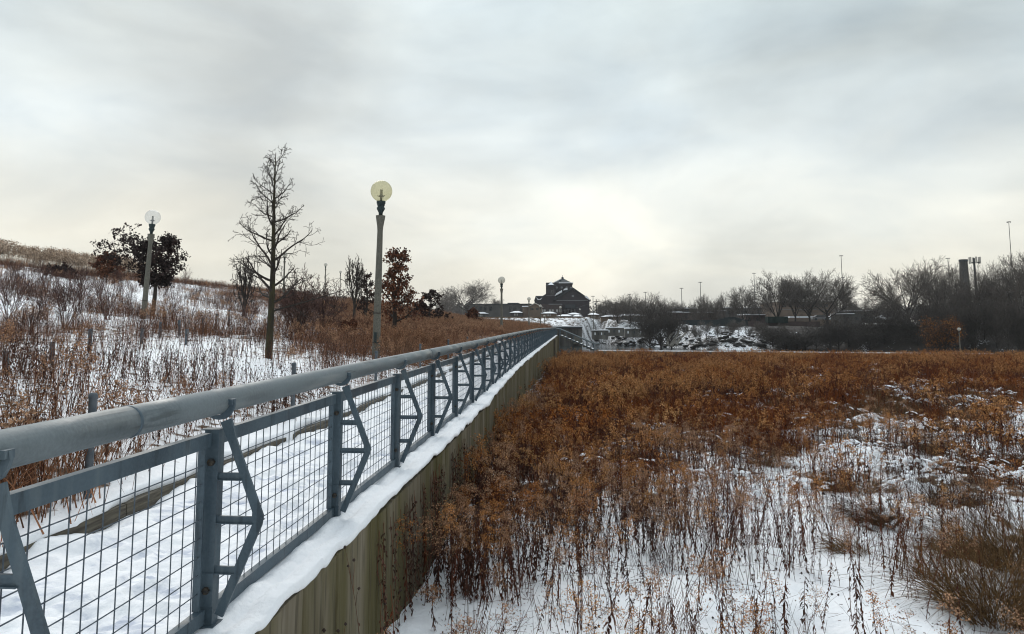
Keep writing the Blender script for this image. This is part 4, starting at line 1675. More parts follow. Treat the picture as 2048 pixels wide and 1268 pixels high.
def head(mb, c, R_, m, r):
    c = Vector(c)
    vs_ = [(0, 0, -1), (0, 0, 1)] + [(math.cos(a), math.sin(a), 0.2 * math.sin(3 * a)) for a in [i * math.pi / 3 for i in range(6)]]
    vs_ = [tuple(c + Vector(v) * R_ * r.uniform(.8, 1.2)) for v in vs_]
    mb.add(vs_, [(0, 2 + (i + 1) % 6, 2 + i) for i in range(6)] + [(1, 2 + i, 2 + (i + 1) % 6) for i in range(6)], m)


def column_plant(mb, p, H, r, leaves=22, lm=1, pm=2, sm=0, lean=0.1, lw=0.022, ll=0.07, ps=0.018, pn=46, pr=0.05):
    """Stiff stalk wrapped in hanging withered leaves under a compact nodding seed plume."""
    a = r.uniform(0, 6.28)
    pts = stem3(mb, p, Vector((math.cos(a) * lean * r.uniform(0, 2), math.sin(a) * lean * r.uniform(0, 2), 1)), H, 0.005, r, sm, 5, 0.06)
    for k in range(leaves):
        t = (0.08 + 0.78 * (k + r.random()) / leaves) * 5
        i = min(int(t), 4)
        curl_leaf(mb, pts[i].lerp(pts[i + 1], t - i), r, ll * r.uniform(.5, 1.2), lw * r.uniform(.4, 1.1), lm)
    if pn:
        tip, d = pts[-1], (pts[-1] - pts[-2]).normalized()
        side = Vector((math.cos(a), math.sin(a), 0))
        nb = r.randint(3, 6)
        for b in range(nb):
            sd_ = Matrix.Rotation(r.uniform(-1.3, 1.3), 3, 'Z') @ side
            q = pts[-1].lerp(pts[-2], r.uniform(0, 0.9))
            L = r.uniform(0.6, 1.2) * pr * 2.2
            for j in range(3):
                t = (j + 1) / 3
                c = q + sd_ * L * t + Vector((0, 0, L * (0.55 * t - 0.75 * t * t)))
                fluff(mb, c, max(2, pn // (nb * 3)), pr * 0.24, ps, r, pm)
        fluff(mb, tip, pn // 4, pr * 0.4, ps, r, pm)


def goldenrod(mb, p, H, r, leaves=16, plume=1.0, lm=1, pm=2, sm=0, lean=0.12, fine=True):
    a = r.uniform(0, 6.28)
    d = Vector((math.cos(a) * lean, math.sin(a) * lean, 1))
    pts = stem3(mb, p, d, H, 0.0042, r, sm, 5, 0.07)
    for k in range(leaves):
        t = (0.12 + 0.7 * (k + r.random()) / leaves) * 5
        i = min(int(t), 4)
        curl_leaf(mb, pts[i].lerp(pts[i + 1], t - i), r, r.uniform(0.025, 0.07), r.uniform(0.006, 0.017), lm)
    nb = int(9 * plume) + 2
    for k in range(nb):
        t = (0.68 + 0.30 * (k + r.random()) / nb) * 5
        i = min(int(t), 4)
        q = pts[i].lerp(pts[i + 1], t - i)
        a2 = a + r.uniform(-2.0, 2.0)
        L = r.uniform(0.08, 0.19) * (1.15 - 0.5 * k / nb)
        dd = Vector((math.cos(a2), math.sin(a2), 0.9)).normalized()
        b = blade(mb, q, dd, L, 0.003, r, 0.9, sm, 3)
        for j in range(1, 4):
            fluff(mb, b[j], (9 if fine else 4), 0.013 if fine else .020, 0.0085 if fine else 0.017, r, pm)
    fluff(mb, pts[-1], 10 if fine else 5, 0.018, 0.008 if fine else 0.013, r, pm)


def coneflower(mb, p, H, r, sm=0, hm=3, lm=1):
    a = r.uniform(0, 6.28)
    pts = stem3(mb, p, Vector((math.cos(a) * .15, math.sin(a) * .15, 1)), H, 0.0028, r, sm, 5, 0.08)
    head(mb, pts[-1], 0.011, hm, r)
    for k in range(r.randint(3, 6)):
        t = r.uniform(1.6, 4.6)
        i = int(t)
        q = pts[i].lerp(pts[i + 1], t - i)
        a2 = r.uniform(0, 6.28)
        L = r.uniform(0.12, 0.3)
        b = stem3(mb, q, Vector((math.cos(a2) * .8, math.sin(a2) * .8, 1)), L, 0.0018, r, sm, 3, 0.15)
        head(mb, b[-1], r.uniform(0.008, 0.014), hm, r)
    for k in range(5):
        i = r.randint(0, 3)
        curl_leaf(mb, pts[i].lerp(pts[i + 1], r.random()), r, r.uniform(.03, .06), .012, lm)


def leafy_weed(mb, p, H, r, sm=0, lm=1):
    a = r.uniform(0, 6.28)
    pts = stem3(mb, p, Vector((math.cos(a) * .12, math.sin(a) * .12, 1)), H, 0.0045, r, sm, 5, 0.06)
    for k in range(34):
        t = (0.15 + 0.85 * (k + r.random()) / 34) * 5
        i = min(int(t), 4)
        curl_leaf(mb, pts[i].lerp(pts[i + 1], min(t - i, 1)), r, r.uniform(0.03, 0.08), r.uniform(0.008, 0.022), lm)


def bare_stalk(mb, p, H, r, sm=0):
    a = r.uniform(0, 6.28)
    pts = stem3(mb, p, Vector((math.cos(a) * .25, math.sin(a) * .25, 1)), H, 0.0028, r, sm, 4, 0.1)
    for k in range(r.randint(0, 3)):
        i = r.randint(1, 3)
        a2 = r.uniform(0, 6.28)
        stem3(mb, pts[i], Vector((math.cos(a2) * .8, math.sin(a2) * .8, 1)), H * r.uniform(.15, .35), 0.0014, r, sm, 3, 0.15)


def tussock(mb, R_, H, n, r, m=0, lean=(0, 0), w=0.005):
    for _ in range(n):
        a, q = r.uniform(0, 6.28), R_ * math.sqrt(r.random()) * 0.6
        p = Vector((math.cos(a) * q, math.sin(a) * q, -0.03))
        k = r.uniform(0.2, 1.3)
        d = Vector((math.cos(a) * r.uniform(.1, .9) + lean[0] * k + r.gauss(0, .35), math.sin(a) * r.uniform(.1, .9) + lean[1] * k + r.gauss(0, .35), 1))
        blade(mb, p, d, H * r.uniform(0.35, 1.25), w * r.uniform(.6, 1.4), r, r.uniform(0.2, 2.4), m, 5)


class Protos:
    def __init__(self, name):
        self.col = bpy.data.collections.new(name)
        self.n, self.name = 0, name

    def add(self, mb, mats):
        o = bpy.data.objects.new("%s_%02d" % (self.name, self.n), mb.mesh(self.name, mats))
        self.col.objects.link(o)
        self.n += 1


def scatter(name, label, P, X, Y, Z, rz, tilt, scl, pid, tiltdir=None):
    n = len(X)
    me = bpy.data.meshes.new(name)
    me.vertices.add(n)
    me.vertices.foreach_set("co", np.stack([X, Y, Z], -1).astype(np.float32).ravel())
    a = me.attributes.new("turn", 'FLOAT_VECTOR', 'POINT')
    td = NPR.uniform(0, 6.28, n) if tiltdir is None else tiltdir
    a.data.foreach_set("vector", np.stack([tilt * np.cos(td), tilt * np.sin(td), rz], -1).astype(np.float32).ravel())
    a = me.attributes.new("size", 'FLOAT', 'POINT')
    a.data.foreach_set("value", scl.astype(np.float32))
    a = me.attributes.new("pick", 'INT', 'POINT')
    a.data.foreach_set("value", pid.astype(np.int32))
    o = bpy.data.objects.new(name, me)
    COL.objects.link(o)
    ng = bpy.data.node_groups.new(name, 'GeometryNodeTree')
    ng.interface.new_socket(name="Geometry", in_out='INPUT', socket_type='NodeSocketGeometry')
    ng.interface.new_socket(name="Geometry", in_out='OUTPUT', socket_type='NodeSocketGeometry')
    gi, go = ng.nodes.new("NodeGroupInput"), ng.nodes.new("NodeGroupOutput")
    ci = ng.nodes.new("GeometryNodeCollectionInfo")
    ci.inputs['Collection'].default_value = P.col
    ci.inputs['Separate Children'].default_value = True
    ci.inputs['Reset Children'].default_value = True
    iop = ng.nodes.new("GeometryNodeInstanceOnPoints")
    iop.inputs['Pick Instance'].default_value = True
    def nattr(nm, t):
        x = ng.nodes.new("GeometryNodeInputNamedAttribute")
        x.data_type = t
        x.inputs['Name'].default_value = nm
        return x.outputs['Attribute']
    L = ng.links.new
    L(gi.outputs[0], iop.inputs['Points'])
    L(ci.outputs[0], iop.inputs['Instance'])
    L(nattr("pick", 'INT'), iop.inputs['Instance Index'])
    L(nattr("turn", 'FLOAT_VECTOR'), iop.inputs['Rotation'])
    L(nattr("size", 'FLOAT'), iop.inputs['Scale'])
    L(iop.outputs[0], go.inputs[0])
    md = o.modifiers.new("growth", 'NODES')
    md.node_group = ng
    tag(o, label, None, None, 'stuff')
    return o


VEG = [M_STEM, M_LEAF, M_PLUME, M_HEAD]
VEGN = [M_STEM, M_LEAF, M_PLUMENEAR, M_HEAD]

# single plants for the foreground
P_NEAR = Protos("near_plants")
N_GOLD, N_CONE, N_LEAFY, N_BARE = 8, 5, 4, 5
for k in range(N_GOLD):
    mb, r = MB(), random.Random(400 + k)
    if k % 2:
        column_plant(mb, (0, 0, -.05), r.uniform(0.75, 1.05), r, leaves=46, lw=.017, ll=.055, ps=.009, pn=170 if k < 6 else 0, pr=.055)
    else:
        goldenrod(mb, (0, 0, -.05), r.uniform(0.75, 1.0), r, leaves=28, plume=r.choice((0.6, 1.2, 2.0)))
    P_NEAR.add(mb, [M_STEM, M_LEAFR if k != 2 else M_LEAF, M_PLUMENEAR if k % 3 else M_PLUME, M_HEAD])
for k in range(N_CONE):
    mb, r = MB(), random.Random(420 + k)
    coneflower(mb, (0, 0, -.05), r.uniform(0.6, 0.9), r)
    P_NEAR.add(mb, VEGN)
for k in range(N_LEAFY):
    mb, r = MB(), random.Random(440 + k)
    leafy_weed(mb, (0, 0, -.05), r.uniform(0.5, 0.85), r)
    P_NEAR.add(mb, VEGN)
for k in range(N_BARE):
    mb, r = MB(), random.Random(460 + k)
    for j in range(8):
        bare_stalk(mb, (r.uniform(-.2, .2), r.uniform(-.2, .2), -.05), r.uniform(0.3, 0.85), r)
    P_NEAR.add(mb, VEGN)
P_NEAR_MIX = np.array([0] * 0)

# clumps, about 0.7 m across, for the thickets
P_MID = Protos("thicket_clumps")
for k in range(6):      # rusty goldenrod clumps
    mb, r = MB(), random.Random(500 + k)
    for j in range(11):
        column_plant(mb, (r.gauss(0, .25), r.gauss(0, .25), -.05), r.uniform(0.6, 1.05), r, leaves=13, lw=.026, ll=.085, ps=.021, pn=44 if r.random() < .8 else 0, pr=r.uniform(.045, .075))
    for j in range(16):
        blade(mb, (r.gauss(0, .28), r.gauss(0, .28), -.05), (r.gauss(0, .2), r.gauss(0, .2), 1), r.uniform(.45, .9), .011, r, r.uniform(.1, .8), 4, 3)
    P_MID.add(mb, [M_STEM, M_LEAFR, M_PLUME, M_HEAD, M_RUST])
for k in range(4):      # rust grass clumps
    mb, r = MB(), random.Random(520 + k)
    for j in range(52):
        blade(mb, (r.gauss(0, .25), r.gauss(0, .25), -.05), (r.gauss(0, .22), r.gauss(0, .22), 1), r.uniform(.35, .95), .014, r, r.uniform(.1, 1.3), 4, 3)
    for j in range(3):
        column_plant(mb, (r.gauss(0, .22), r.gauss(0, .22), -.05), r.uniform(0.6, 1.0), r, leaves=12, lw=.026, ll=.085, pn=0)
    P_MID.add(mb, [M_STEM, M_LEAFR, M_PLUME, M_HEAD, M_RUST])
for k in range(3):      # matted tussocks
    mb, r = MB(), random.Random(540 + k)
    tussock(mb, 0.4, 0.5, 230, r, 0, (r.uniform(-.8, .8), r.uniform(-.8, .8)), 0.006)
    P_MID.add(mb, [M_TUSS])

# slope plants
P_HILL = Protos("slope_clumps")
for k in range(5):      # straw stalks
    mb, r = MB(), random.Random(600 + k)
    for j in range(22):
        blade(mb, (r.gauss(0, .2), r.gauss(0, .2), -.05), (r.gauss(0, .13), r.gauss(0, .13), 1), r.uniform(.45, 1.0), .009, r, r.uniform(0, .5), 4, 3)
    for j in range(3):
        coneflower(mb, (r.gauss(0, .2), r.gauss(0, .2), -.05), r.uniform(.6, .9), r)
    P_HILL.add(mb, VEGN + [M_STRAWL])
for k in range(4):      # dark leafy weeds with straw
    mb, r = MB(), random.Random(620 + k)
    for j in range(4):
        column_plant(mb, (r.gauss(0, .2), r.gauss(0, .2), -.05), r.uniform(.5, .95), r, leaves=20, lw=.024, ll=.07, pn=0)
    for j in range(4):
        coneflower(mb, (r.gauss(0, .2), r.gauss(0, .2), -.05), r.uniform(.5, .9), r)
    for j in range(8):
        blade(mb, (r.gauss(0, .2), r.gauss(0, .2), -.05), (r.gauss(0, .2), r.gauss(0, .2), 1), r.uniform(.4, .8), .005, r, r.uniform(0, .5), 4, 3)
    P_HILL.add(mb, VEGN + [M_STRAWL])
for k in range(4):      # dense rust grass
    mb, r = MB(), random.Random(640 + k)
    for j in range(56):
        blade(mb, (r.gauss(0, .26), r.gauss(0, .26), -.05), (r.gauss(0, .18), r.gauss(0, .18), 1), r.uniform(.4, .9), .012, r, r.uniform(.1, .9), 4, 3)
    for j in range(3):
        column_plant(mb, (r.gauss(0, .22), r.gauss(0, .22), -.05), r.uniform(0.6, 0.95), r, leaves=10, pn=20, ps=.02)
    P_HILL.add(mb, [M_STEM, M_LEAFR, M_PLUMENEAR, M_HEAD, M_STRAW])
for k in range(2):      # goldenrod, pale
    mb, r = MB(), random.Random(660 + k)
    for j in range(6):
        goldenrod(mb, (r.gauss(0, .22), r.gauss(0, .22), -.05), r.uniform(0.7, 1.0), r, leaves=12, plume=1, fine=False)
    P_HILL.add(mb, VEGN)

P_SNOW = Protos("snow_caps")
for k in range(5):
    mb, r = MB(), random.Random(670 + k)
    for j in range(7):
        cx, cy, rx_, ry_, h_ = r.gauss(0, .17), r.gauss(0, .17), r.uniform(.03, .10), r.uniform(.025, .06), r.uniform(.02, .045)
        cz, tl = r.gauss(0, .04), r.uniform(-.5, .5)
        vs_ = []
        n = 9
        for q, z in ((0, .7), (.5, .62), (.8, .35), (1.0, .05), (1.02, -.1)):
            for i in range(n):
                a = 2 * math.pi * i / n
                w = q * (1 + .25 * math.sin(2 * a + j) + .15 * math.sin(5 * a + k))
                vs_.append((cx + rx_ * w * math.cos(a), cy + ry_ * w * math.sin(a), cz + z * h_ + tl * rx_ * w * math.cos(a)))
        mb.add(vs_, [(g * n + i, (g + 1) * n + i, (g + 1) * n + (i + 1) % n, g * n + (i + 1) % n) for g in range(4) for i in range(n)])
    o = bpy.data.objects.new("snow_cap", mb.mesh("snow_cap", M_SNOWPLAIN, True))
    o.name = "snow_caps_%02d" % k
    P_SNOW.col.objects.link(o)

P_LITTER = Protos("leaf_litter")
for k in range(3):
    mb, r = MB(), random.Random(690 + k)
    for j in range(14):
        c = Vector((r.gauss(0, .22), r.gauss(0, .22), r.uniform(.002, .012)))
        a, b_ = r.uniform(0, 6.28), r.uniform(.012, .035)
        if j % 6:
            u = Vector((math.cos(a), math.sin(a), r.uniform(-.2, .2))) * b_ * .5
            v = Vector((-math.sin(a), math.cos(a), r.uniform(-.3, .3))) * b_ * .22
            mb.quad(c, u, v, 0)
        else:
            u = Vector((math.cos(a), math.sin(a), r.uniform(-.05, .15)))
            mb.tube([c, c + u * .12, c + u * .25 + Vector((0, 0, .01))], .0016, 3, 1, cap=False)
    P_LITTER.add(mb, [M_LEAF, M_STEM])

P_REED = Protos("crest_reeds")
for k in range(4):
    mb, r = MB(), random.Random(680 + k)
    for j in range(16):
        p = (r.gauss(0, .3), r.gauss(0, .3), -.1)
        H = r.uniform(1.3, 1.7)
        pts = stem3(mb, p, (r.gauss(0, .05), r.gauss(0, .05), 1), H, .008, r, 0, 3, .03)
        for q in range(5):
            fluff(mb, pts[-1] + Vector((r.gauss(0, .05), r.gauss(0, .05), -.09 * q)), 7, .07, .06, r, 0)
    P_REED.add(mb, [M_REED])


def frame_ok(X, Y, lo=-0.98, hi=0.80, mx=3.0):
    return (X > lo * Y - mx) & (X < hi * Y + mx)


def build_growth():
    rs = NPR
    # ---- field: thicket
    n = 46000
    Y = 5 + 95 * rs.rand(n) ** 1.35
    X = -1.5 + (0.80 * Y + 4.5) * rs.rand(n)
    # even density in the plane: keep in proportion to row width and depth
    dens = (0.80 * Y + 4.5) * (((Y - 5) / 95 + 1e-3) ** (1 - 1 / 1.35)) * 1.35
    cov = field_cover(X, Y)
    want = np.where(Y < 45, 4.6, np.where(Y < 70, 3.2, 2.4)) * cov ** 1.3 * (0.75 + 0.45 * fbm(X, Y, 2.2, 3, 60))
    have = n / 95.0 / (0.80 * Y + 4.5) / 1.35 * ((Y - 5) / 95 + 1e-4) ** (1 / 1.35 - 1)
    keep = (rs.rand(n) < np.clip(want / have, 0, 1)) & (cov > 0.30) & (Y > 5.4) & (X > WX(Y) + 0.12)
    keep &= ~((Y > 93) & (X > 2.0))
    X, Y, cov = X[keep], Y[keep], cov[keep]
    m = len(X)
    right = smooth(4, 10, X) * (1 - smooth(26, 46, Y)) + 0.25
    u = rs.rand(m)
    pl = smooth(0.05, 0.35, fbm(X, Y, 3.0, 3, 62))
    pid = np.where(u < right * 0.55, 10 + rs.randint(0, 3, m), np.where(u < 0.72 - 0.6 * pl + right * 0.3, 6 + rs.randint(0, 4, m), rs.randint(0, 6, m)))
    pid = np.where((cov < 0.6) & (rs.rand(m) < 0.5 + 0.4 * smooth(3, 6, X)), 10 + rs.randint(0, 3, m), pid)
    s = rs.uniform(0.6, 1.15, m) * (1 + 0.22 * fbm(X, Y, 1.6, 3, 61)) * np.interp(Y, [5, 40, 75, 100], [1.0, 1.0, 0.9, 0.55]) * np.where(cov < 0.6, 0.8, 1)
    scatter("dry_thicket", "rust-brown thicket of dry goldenrod and grass covering the field beyond the wall", P_MID, X, Y, field_z(X, Y), rs.uniform(0, 6.28, m), np.abs(rs.normal(0, .10, m)), s, pid)
    print("thicket", m)
    # ---- snow lying on the bent grass
    n = 5200
    Y = 10 + 42 * rs.rand(n) ** 1.2
    X = -0.5 + (0.8 * Y + 3) * rs.rand(n)
    g = 0.5 + 0.9 * fbm(X, Y, 1.6, 3, 70)
    edge = np.interp(X, [-2, 0, 2, 4, 8, 14, 30], [9, 10.5, 14.5, 16, 18.5, 30, 42])
    k = (rs.rand(n) < g * 0.36 * np.where(X > 2.5, 1, .4) * (1 - 0.93 * smooth(0, 7, Y - edge)))
    X, Y = X[k], Y[k]
    m = len(X)
    scatter("snow_clumps", "small caps of snow lying on the bent grass of the field", P_SNOW, X, Y, field_z(X, Y) + rs.uniform(.05, .30, m) * np.where(Y > 11, 1, .35), rs.uniform(0, 6.28, m), np.abs(rs.normal(0, .2, m)), rs.uniform(.4, 1.0, m) * (1 + Y / 60), rs.randint(0, 5, m))
    # ---- field: single stalks in front
    n = 12000
    Y = 3.6 + 14 * rs.rand(n)
    X = -1.5 + (0.8 * Y + 2.5) * rs.rand(n)
    c = np.clip(0.55 + 0.6 * fbm(X, Y, 1.2, 3, 40), 0.05, 1) * np.interp(X, [-1.5, 0.5, 2.2, 3.5, 8], [1.5, 1.5, 0.9, 0.6, 0.55]) * np.interp(Y, [3.6, 6, 9, 14], [0.10, 0.35, 0.8, 1])
    keep = (rs.rand(n) < c * (1 - 0.85 * smooth(0.45, 0.85, field_cover(X, Y))) * 0.95 * (0.8 * Y + 2.5) / 14) & (X > WX(Y) + 0.08)
    X, Y = X[keep], Y[keep]
    m = len(X)
    u = rs.rand(m)
    pid = np.where(u < .50, rs.randint(0, N_GOLD, m), np.where(u < .68, N_GOLD + rs.randint(0, N_CONE, m), np.where(u < .75, N_GOLD + N_CONE + rs.randint(0, N_LEAFY, m), N_GOLD + N_CONE + N_LEAFY + rs.randint(0, N_BARE, m))))
    scatter("dry_weeds", "dry goldenrod, coneflower and bare stalks standing in the snow of the near field", P_NEAR, X, Y, field_z(X, Y), rs.uniform(0, 6.28, m), np.abs(rs.normal(0, .12, m)), rs.uniform(.7, 1.15, m), pid)
    print("weeds", m)
    n = 620
    Y = rs.uniform(5.2, 16, n)
    X = -1.4 + (0.8 * Y + 2) * rs.rand(n)
    scatter("leaf_litter", "bits of dead leaves and twigs lying on the near snow", P_LITTER, X, Y, field_z(X, Y), rs.uniform(0, 6.28, n), np.zeros(n), rs.uniform(.7, 1.2, n), rs.randint(0, 3, n))
    # dark leafy stalks crowding the wall
    n = 420
    Y = rs.uniform(7.0, 22, n)
    X = WX(Y) + 0.12 + np.abs(rs.normal(0, 0.8, n))
    u = rs.rand(n)
    pid = np.where(u < .6, N_GOLD + N_CONE + rs.randint(0, N_LEAFY, n), rs.randint(0, N_GOLD, n))
    scatter("wallside_weeds", "dark brown leafy stalks crowding against the timber wall", P_NEAR, X, Y, field_z(X, Y), rs.uniform(0, 6.28, n), np.abs(rs.normal(0, .08, n)), rs.uniform(.85, 1.25, n), pid)
    # ---- slope
    n = 90000
    Y = 3.5 + 150 * rs.rand(n) ** 1.5
    W = np.minimum(0.95 * Y + 3, 62)
    X = -4.05 - (W - 1) * rs.rand(n)
    cov = hill_cover(X, Y)
    have = n / 150.0 / W / 1.5 * ((Y - 3.5) / 150 + 1e-4) ** (1 / 1.5 - 1)
    want = np.interp(Y, [4, 11, 16, 30, 50, 90, 150], [12.0, 8.0, 4.8, 4.0, 3.2, 1.8, 1.2]) * np.where(low_band(X, Y) > 0.5, 1.5, 1) * cov ** 1.3
    keep = (rs.rand(n) < np.clip(want / have, 0, 1)) & (X < KX(Y) - 0.34)
    X, Y, cov = X[keep], Y[keep], cov[keep]
    m = len(X)
    u = rs.rand(m)
    dense = smooth(0.62, 0.9, cov)
    darkpatch = smooth(-0.1, 0.3, fbm(X, Y, 3.0, 3, 44))
    up_ = smooth(30, 36, -X)
    dense = dense * (1 - 0.75 * up_)
    pid = np.where(u < dense * 0.75, 9 + rs.randint(0, 4, m), np.where(u < dense * .75 + (1 - dense) * (0.38 + 0.42 * np.maximum(darkpatch, up_)), 5 + rs.randint(0, 4, m), np.where(rs.rand(m) < 0.85, rs.randint(0, 5, m), 13 + rs.randint(0, 2, m))))
    s = rs.uniform(0.65, 1.1, m) * np.interp(Y, [4, 12, 60, 150], [0.98, 0.86, 0.92, 1.1])
    scatter("slope_grass", "dry grass and weeds growing through the snow of the hillside", P_HILL, X, Y, hill_z(X, Y), rs.uniform(0, 6.28, m), np.abs(rs.normal(0, .09, m)), s, pid)
    print("slope", m)
    # ---- crest reeds
    n = 110
    Y = rs.uniform(45, 75, n)
    X = -rs.uniform(46, 47.5, n) + 0.0 * Y
    scatter("crest_reeds", "row of pale tasselled reeds standing on the hill crest against the sky", P_REED, X, Y, hill_z(X, Y), rs.uniform(0, 6.28, n), np.abs(rs.normal(0, .04, n)), rs.uniform(.95, 1.35, n), rs.randint(0, 4, n))
    # ---- embankment scrub beyond the river
    n = 1100
    X = rs.uniform(-50, 22, n)
    Y = rs.uniform(172, 190, n)
    z = t_far(X, Y)
    k = (z > 0.2) & (rs.rand(n) < np.where(X > 3, 0.45, 1))
    scatter("embankment_weeds", "thin brown scrub on the snowy embankment across the river", P_MID, X[k], Y[k], z[k], rs.uniform(0, 6.28, k.sum()), np.abs(rs.normal(0, .1, k.sum())), rs.uniform(.6, 1.3, k.sum()), rs.randint(10, 13, k.sum()))


build_growth()


def build_foreground_plants():
    """The nearest plants, each an object of its own."""
    # big tussocks at the right
    spec = [((1640, 975), 0.55, 0.50, 330, (0.5, 0.0), "domed brown grass tussock with snow beneath, in the middle of the field"),
            ((1530, 930), 0.40, 0.42, 200, (-0.3, 0.0), "low flattened brown tussock left of the domed one"),
            ((1760, 1040), 0.50, 0.62, 300, (-1.3, -0.2), "wide tussock swept flat to the left above the bare snow hollow"),
            ((1900, 1010), 0.45, 0.70, 260, (0.5, -0.3), "upright tangled tussock behind the large arching one"),
            ((1985, 1225), 0.65, 1.0, 620, (-0.25, -0.1), "largest arching grass clump filling the lower right corner"),
            ((2030, 1130), 0.6, 1.0, 500, (-0.3, 0.0), "dense tall grass clump just above the corner clump"),
            ((1930, 1110), 0.35, 0.6, 200, (-0.9, 0.2), "smaller bent tussock leaning over the snow beside the corner clump"),
            ((1850, 900), 0.5, 0.55, 240, (0.6, 0.0), "olive brown tussock among snow patches near the right side"),
            ((1990, 930), 0.5, 0.6, 260, (-0.7, 0.0), "mixed grass tussock at the right edge above the snow hollow"),
            ((1700, 1100), 0.35, 0.45, 150, (-1.0, -0.4), "thin grey tussock combed sideways over the snow")]
    for i, (pp, R_, H, n, lean, lab) in enumerate(spec):
        p = on_field(*pp)
        mb, r = MB(), random.Random(700 + i)
        tussock(mb, R_, H, int(n * 2.2), r, 0, lean, 0.0055)
        for j in range(8):
            bare_stalk(mb, (r.gauss(0, R_ * .5), r.gauss(0, R_ * .5), 0), r.uniform(.4, .8), r, 1)
        o = mb.build("grass_tussock", [M_TUSS if i % 2 else M_TUSSD, M_STEM], None)
        o.location = p
        tag(o, lab, "grass tussock", "large grass tussocks on the right of the field")
    # goldenrod, coneflower, leafy plants with parts
    def plant(name, kind, px, py, H, seed, lab, cat, grp, lean=.12):
        p = on_field(px, py)
        r = random.Random(seed)
        t = empty(name, p, lab, cat, grp)
        mb = MB()
        if kind == 'g':
            goldenrod(mb, (0, 0, -.05), H, r, leaves=24, plume=1.7, lean=lean)
        elif kind == 'c':
            coneflower(mb, (0, 0, -.05), H, r)
        else:
            leafy_weed(mb, (0, 0, -.05), H, r)
        for m, nm in ((0, "stem"), (1, "withered_leaf"), (2, "plume"), (3, "seed_head")):
            sub = [f for f, mm in zip(mb.f, mb.m) if mm == m]
            if not sub:
                continue
            used = sorted({i for f in sub for i in f})
            mp = {v: i for i, v in enumerate(used)}
            s = MB()
            s.add([mb.v[i] for i in used], [tuple(mp[i] for i in f) for f in sub])
            o = s.build(nm, VEGN[m], t)
            if m:
                o["kind"] = "stuff"
        return t
    G = "goldenrod plants in the near snow"
    gl = [(905, 1150, 0.62, "goldenrod with a drooping orange plume against the foot of the wall"),
          (1100, 1262, 0.8, "goldenrod with a broad pale plume at the bottom edge left of centre"),
          (1235, 1268, 0.85, "goldenrod with a feathery tan plume at the bottom edge, tallest there"),
          (1310, 1130, 0.95, "slender dark-leaved goldenrod stalk in the middle of the bare snow"),
          (1380, 1180, 0.9, "goldenrod stalk with leaves hanging down all its length right of centre"),
          (1705, 1245, 0.95, "goldenrod with a bushy beige plume before the thin grey tussock"),
          (1850, 1240, 0.9, "goldenrod with a wide tan plume left of the corner grass clump"),
          (1160, 1170, 0.9, "reddish goldenrod stalk leaning among dark stems left of centre"),
          (1240, 1080, 0.95, "upright brown goldenrod before the orange thicket"),
          (1010, 1090, 0.95, "dark goldenrod close to the wall in the shadowed thicket edge"),
          (870, 1262, 0.45, "short curling goldenrod at the bottom of the wall"),
          (960, 1262, 0.6, "goldenrod with a crooked brown plume at the bottom edge near the wall"),
          (1480, 1090, 0.8, "thin goldenrod standing alone right of the bare snow"),
          (1620, 1150, 0.85, "greyish goldenrod left of the bushy beige one"),
          (1560, 1010, 0.9, "goldenrod in front of the low flattened tussock")]
    for i, (px, py, H, lab) in enumerate(gl):
        plant("goldenrod", 'g', px, py, H, 800 + i, lab, "goldenrod", G)
    G = "dark seed-headed weeds in the near snow"
    cl = [(1440, 1160, 0.6, "branching weed with black button heads in the open snow"),
          (1420, 1085, 0.55, "small black-headed weed behind the open snow patch"),
          (1500, 1230, 0.55, "black-headed weed at the bottom right of centre"),
          (1650, 1268, 0.5, "low weed with scattered dark buttons on the bottom edge"),
          (1180, 1225, 0.6, "black-headed weed among the stalks left of centre"),
          (1740, 1190, 0.6, "dark weed with tiny heads before the swept tussock"),
          (760, 1300, 0.9, "thin weed with round heads rising in front of the timber wall"),
          (700, 1330, 1.1, "wiry weed reaching up over the wall's snow ledge")]
    for i, (px, py, H, lab) in enumerate(cl):
        if py > 1290:
            p = on_field(px + 120, 1262)
            t = plant("seed_head_weed", 'c', px + 120, 1262, H, 840 + i, lab, "weed", G)
            t.location.x = -1.42 + 0.06 * (i % 2)
            t.location.y = 4.35 + 0.5 * (i - 6)
            t.location.z = float(field_z(t.location.x, t.location.y))
        else:
            plant("seed_head_weed", 'c', px, py, H, 840 + i, lab, "weed", G)
    G = "black withered leafy weeds in the near snow"
    ll = [(1510, 1268, 0.42, "clump of curled black leaves at the bottom edge right of centre"),
          (1610, 1262, 0.5, "withered weed with hanging dark leaves beside the greyish goldenrod"),
          (1265, 1240, 0.6, "dark leafy weed rising between the two feathery bottom plumes"),
          (1350, 1268, 0.4, "short black weed at the bottom edge under the bare snow"),
          (1000, 1150, 0.7, "blackish leafy weed slumped in the snow near the wall"),
          (1075, 1165, 0.7, "dark leafy weed between the wall and the first brown stalks"),
          (950, 1085, 0.6, "limp dark weed against the wall foot with snow around it"),
          (1710, 1268, 0.7, "tall black-leaved stalk under the bushy beige plume")]
    for i, (px, py, H, lab) in enumerate(ll):
        plant("withered_weed", 'l', px, py, H, 860 + i, lab, "weed", G)
    # ivy-like dead vines hanging on the wall
    for i, (Y, w, lab) in enumerate(((6.1, 0.30, "dead vine hanging on the wall, nearest and narrowest strand"), (6.9, 0.35, "dead leafy vine in the middle of the wall's vine patch"),
                                     (7.7, 0.5, "broad dead vine where the wall meets the dark thicket"), (8.7, 0.6, "dead vine curtain behind the dark stalks by the wall"),
                                     (9.9, 0.7, "farthest dead vine curtain on the wall"))):
        r = random.Random(900 + i)
        x = float(WX(Y)) + 0.02
        t = empty("dead_vine", (x, Y, -0.15), lab, "vine", "dead vines on the timber wall")
        S, L = MB(), MB()
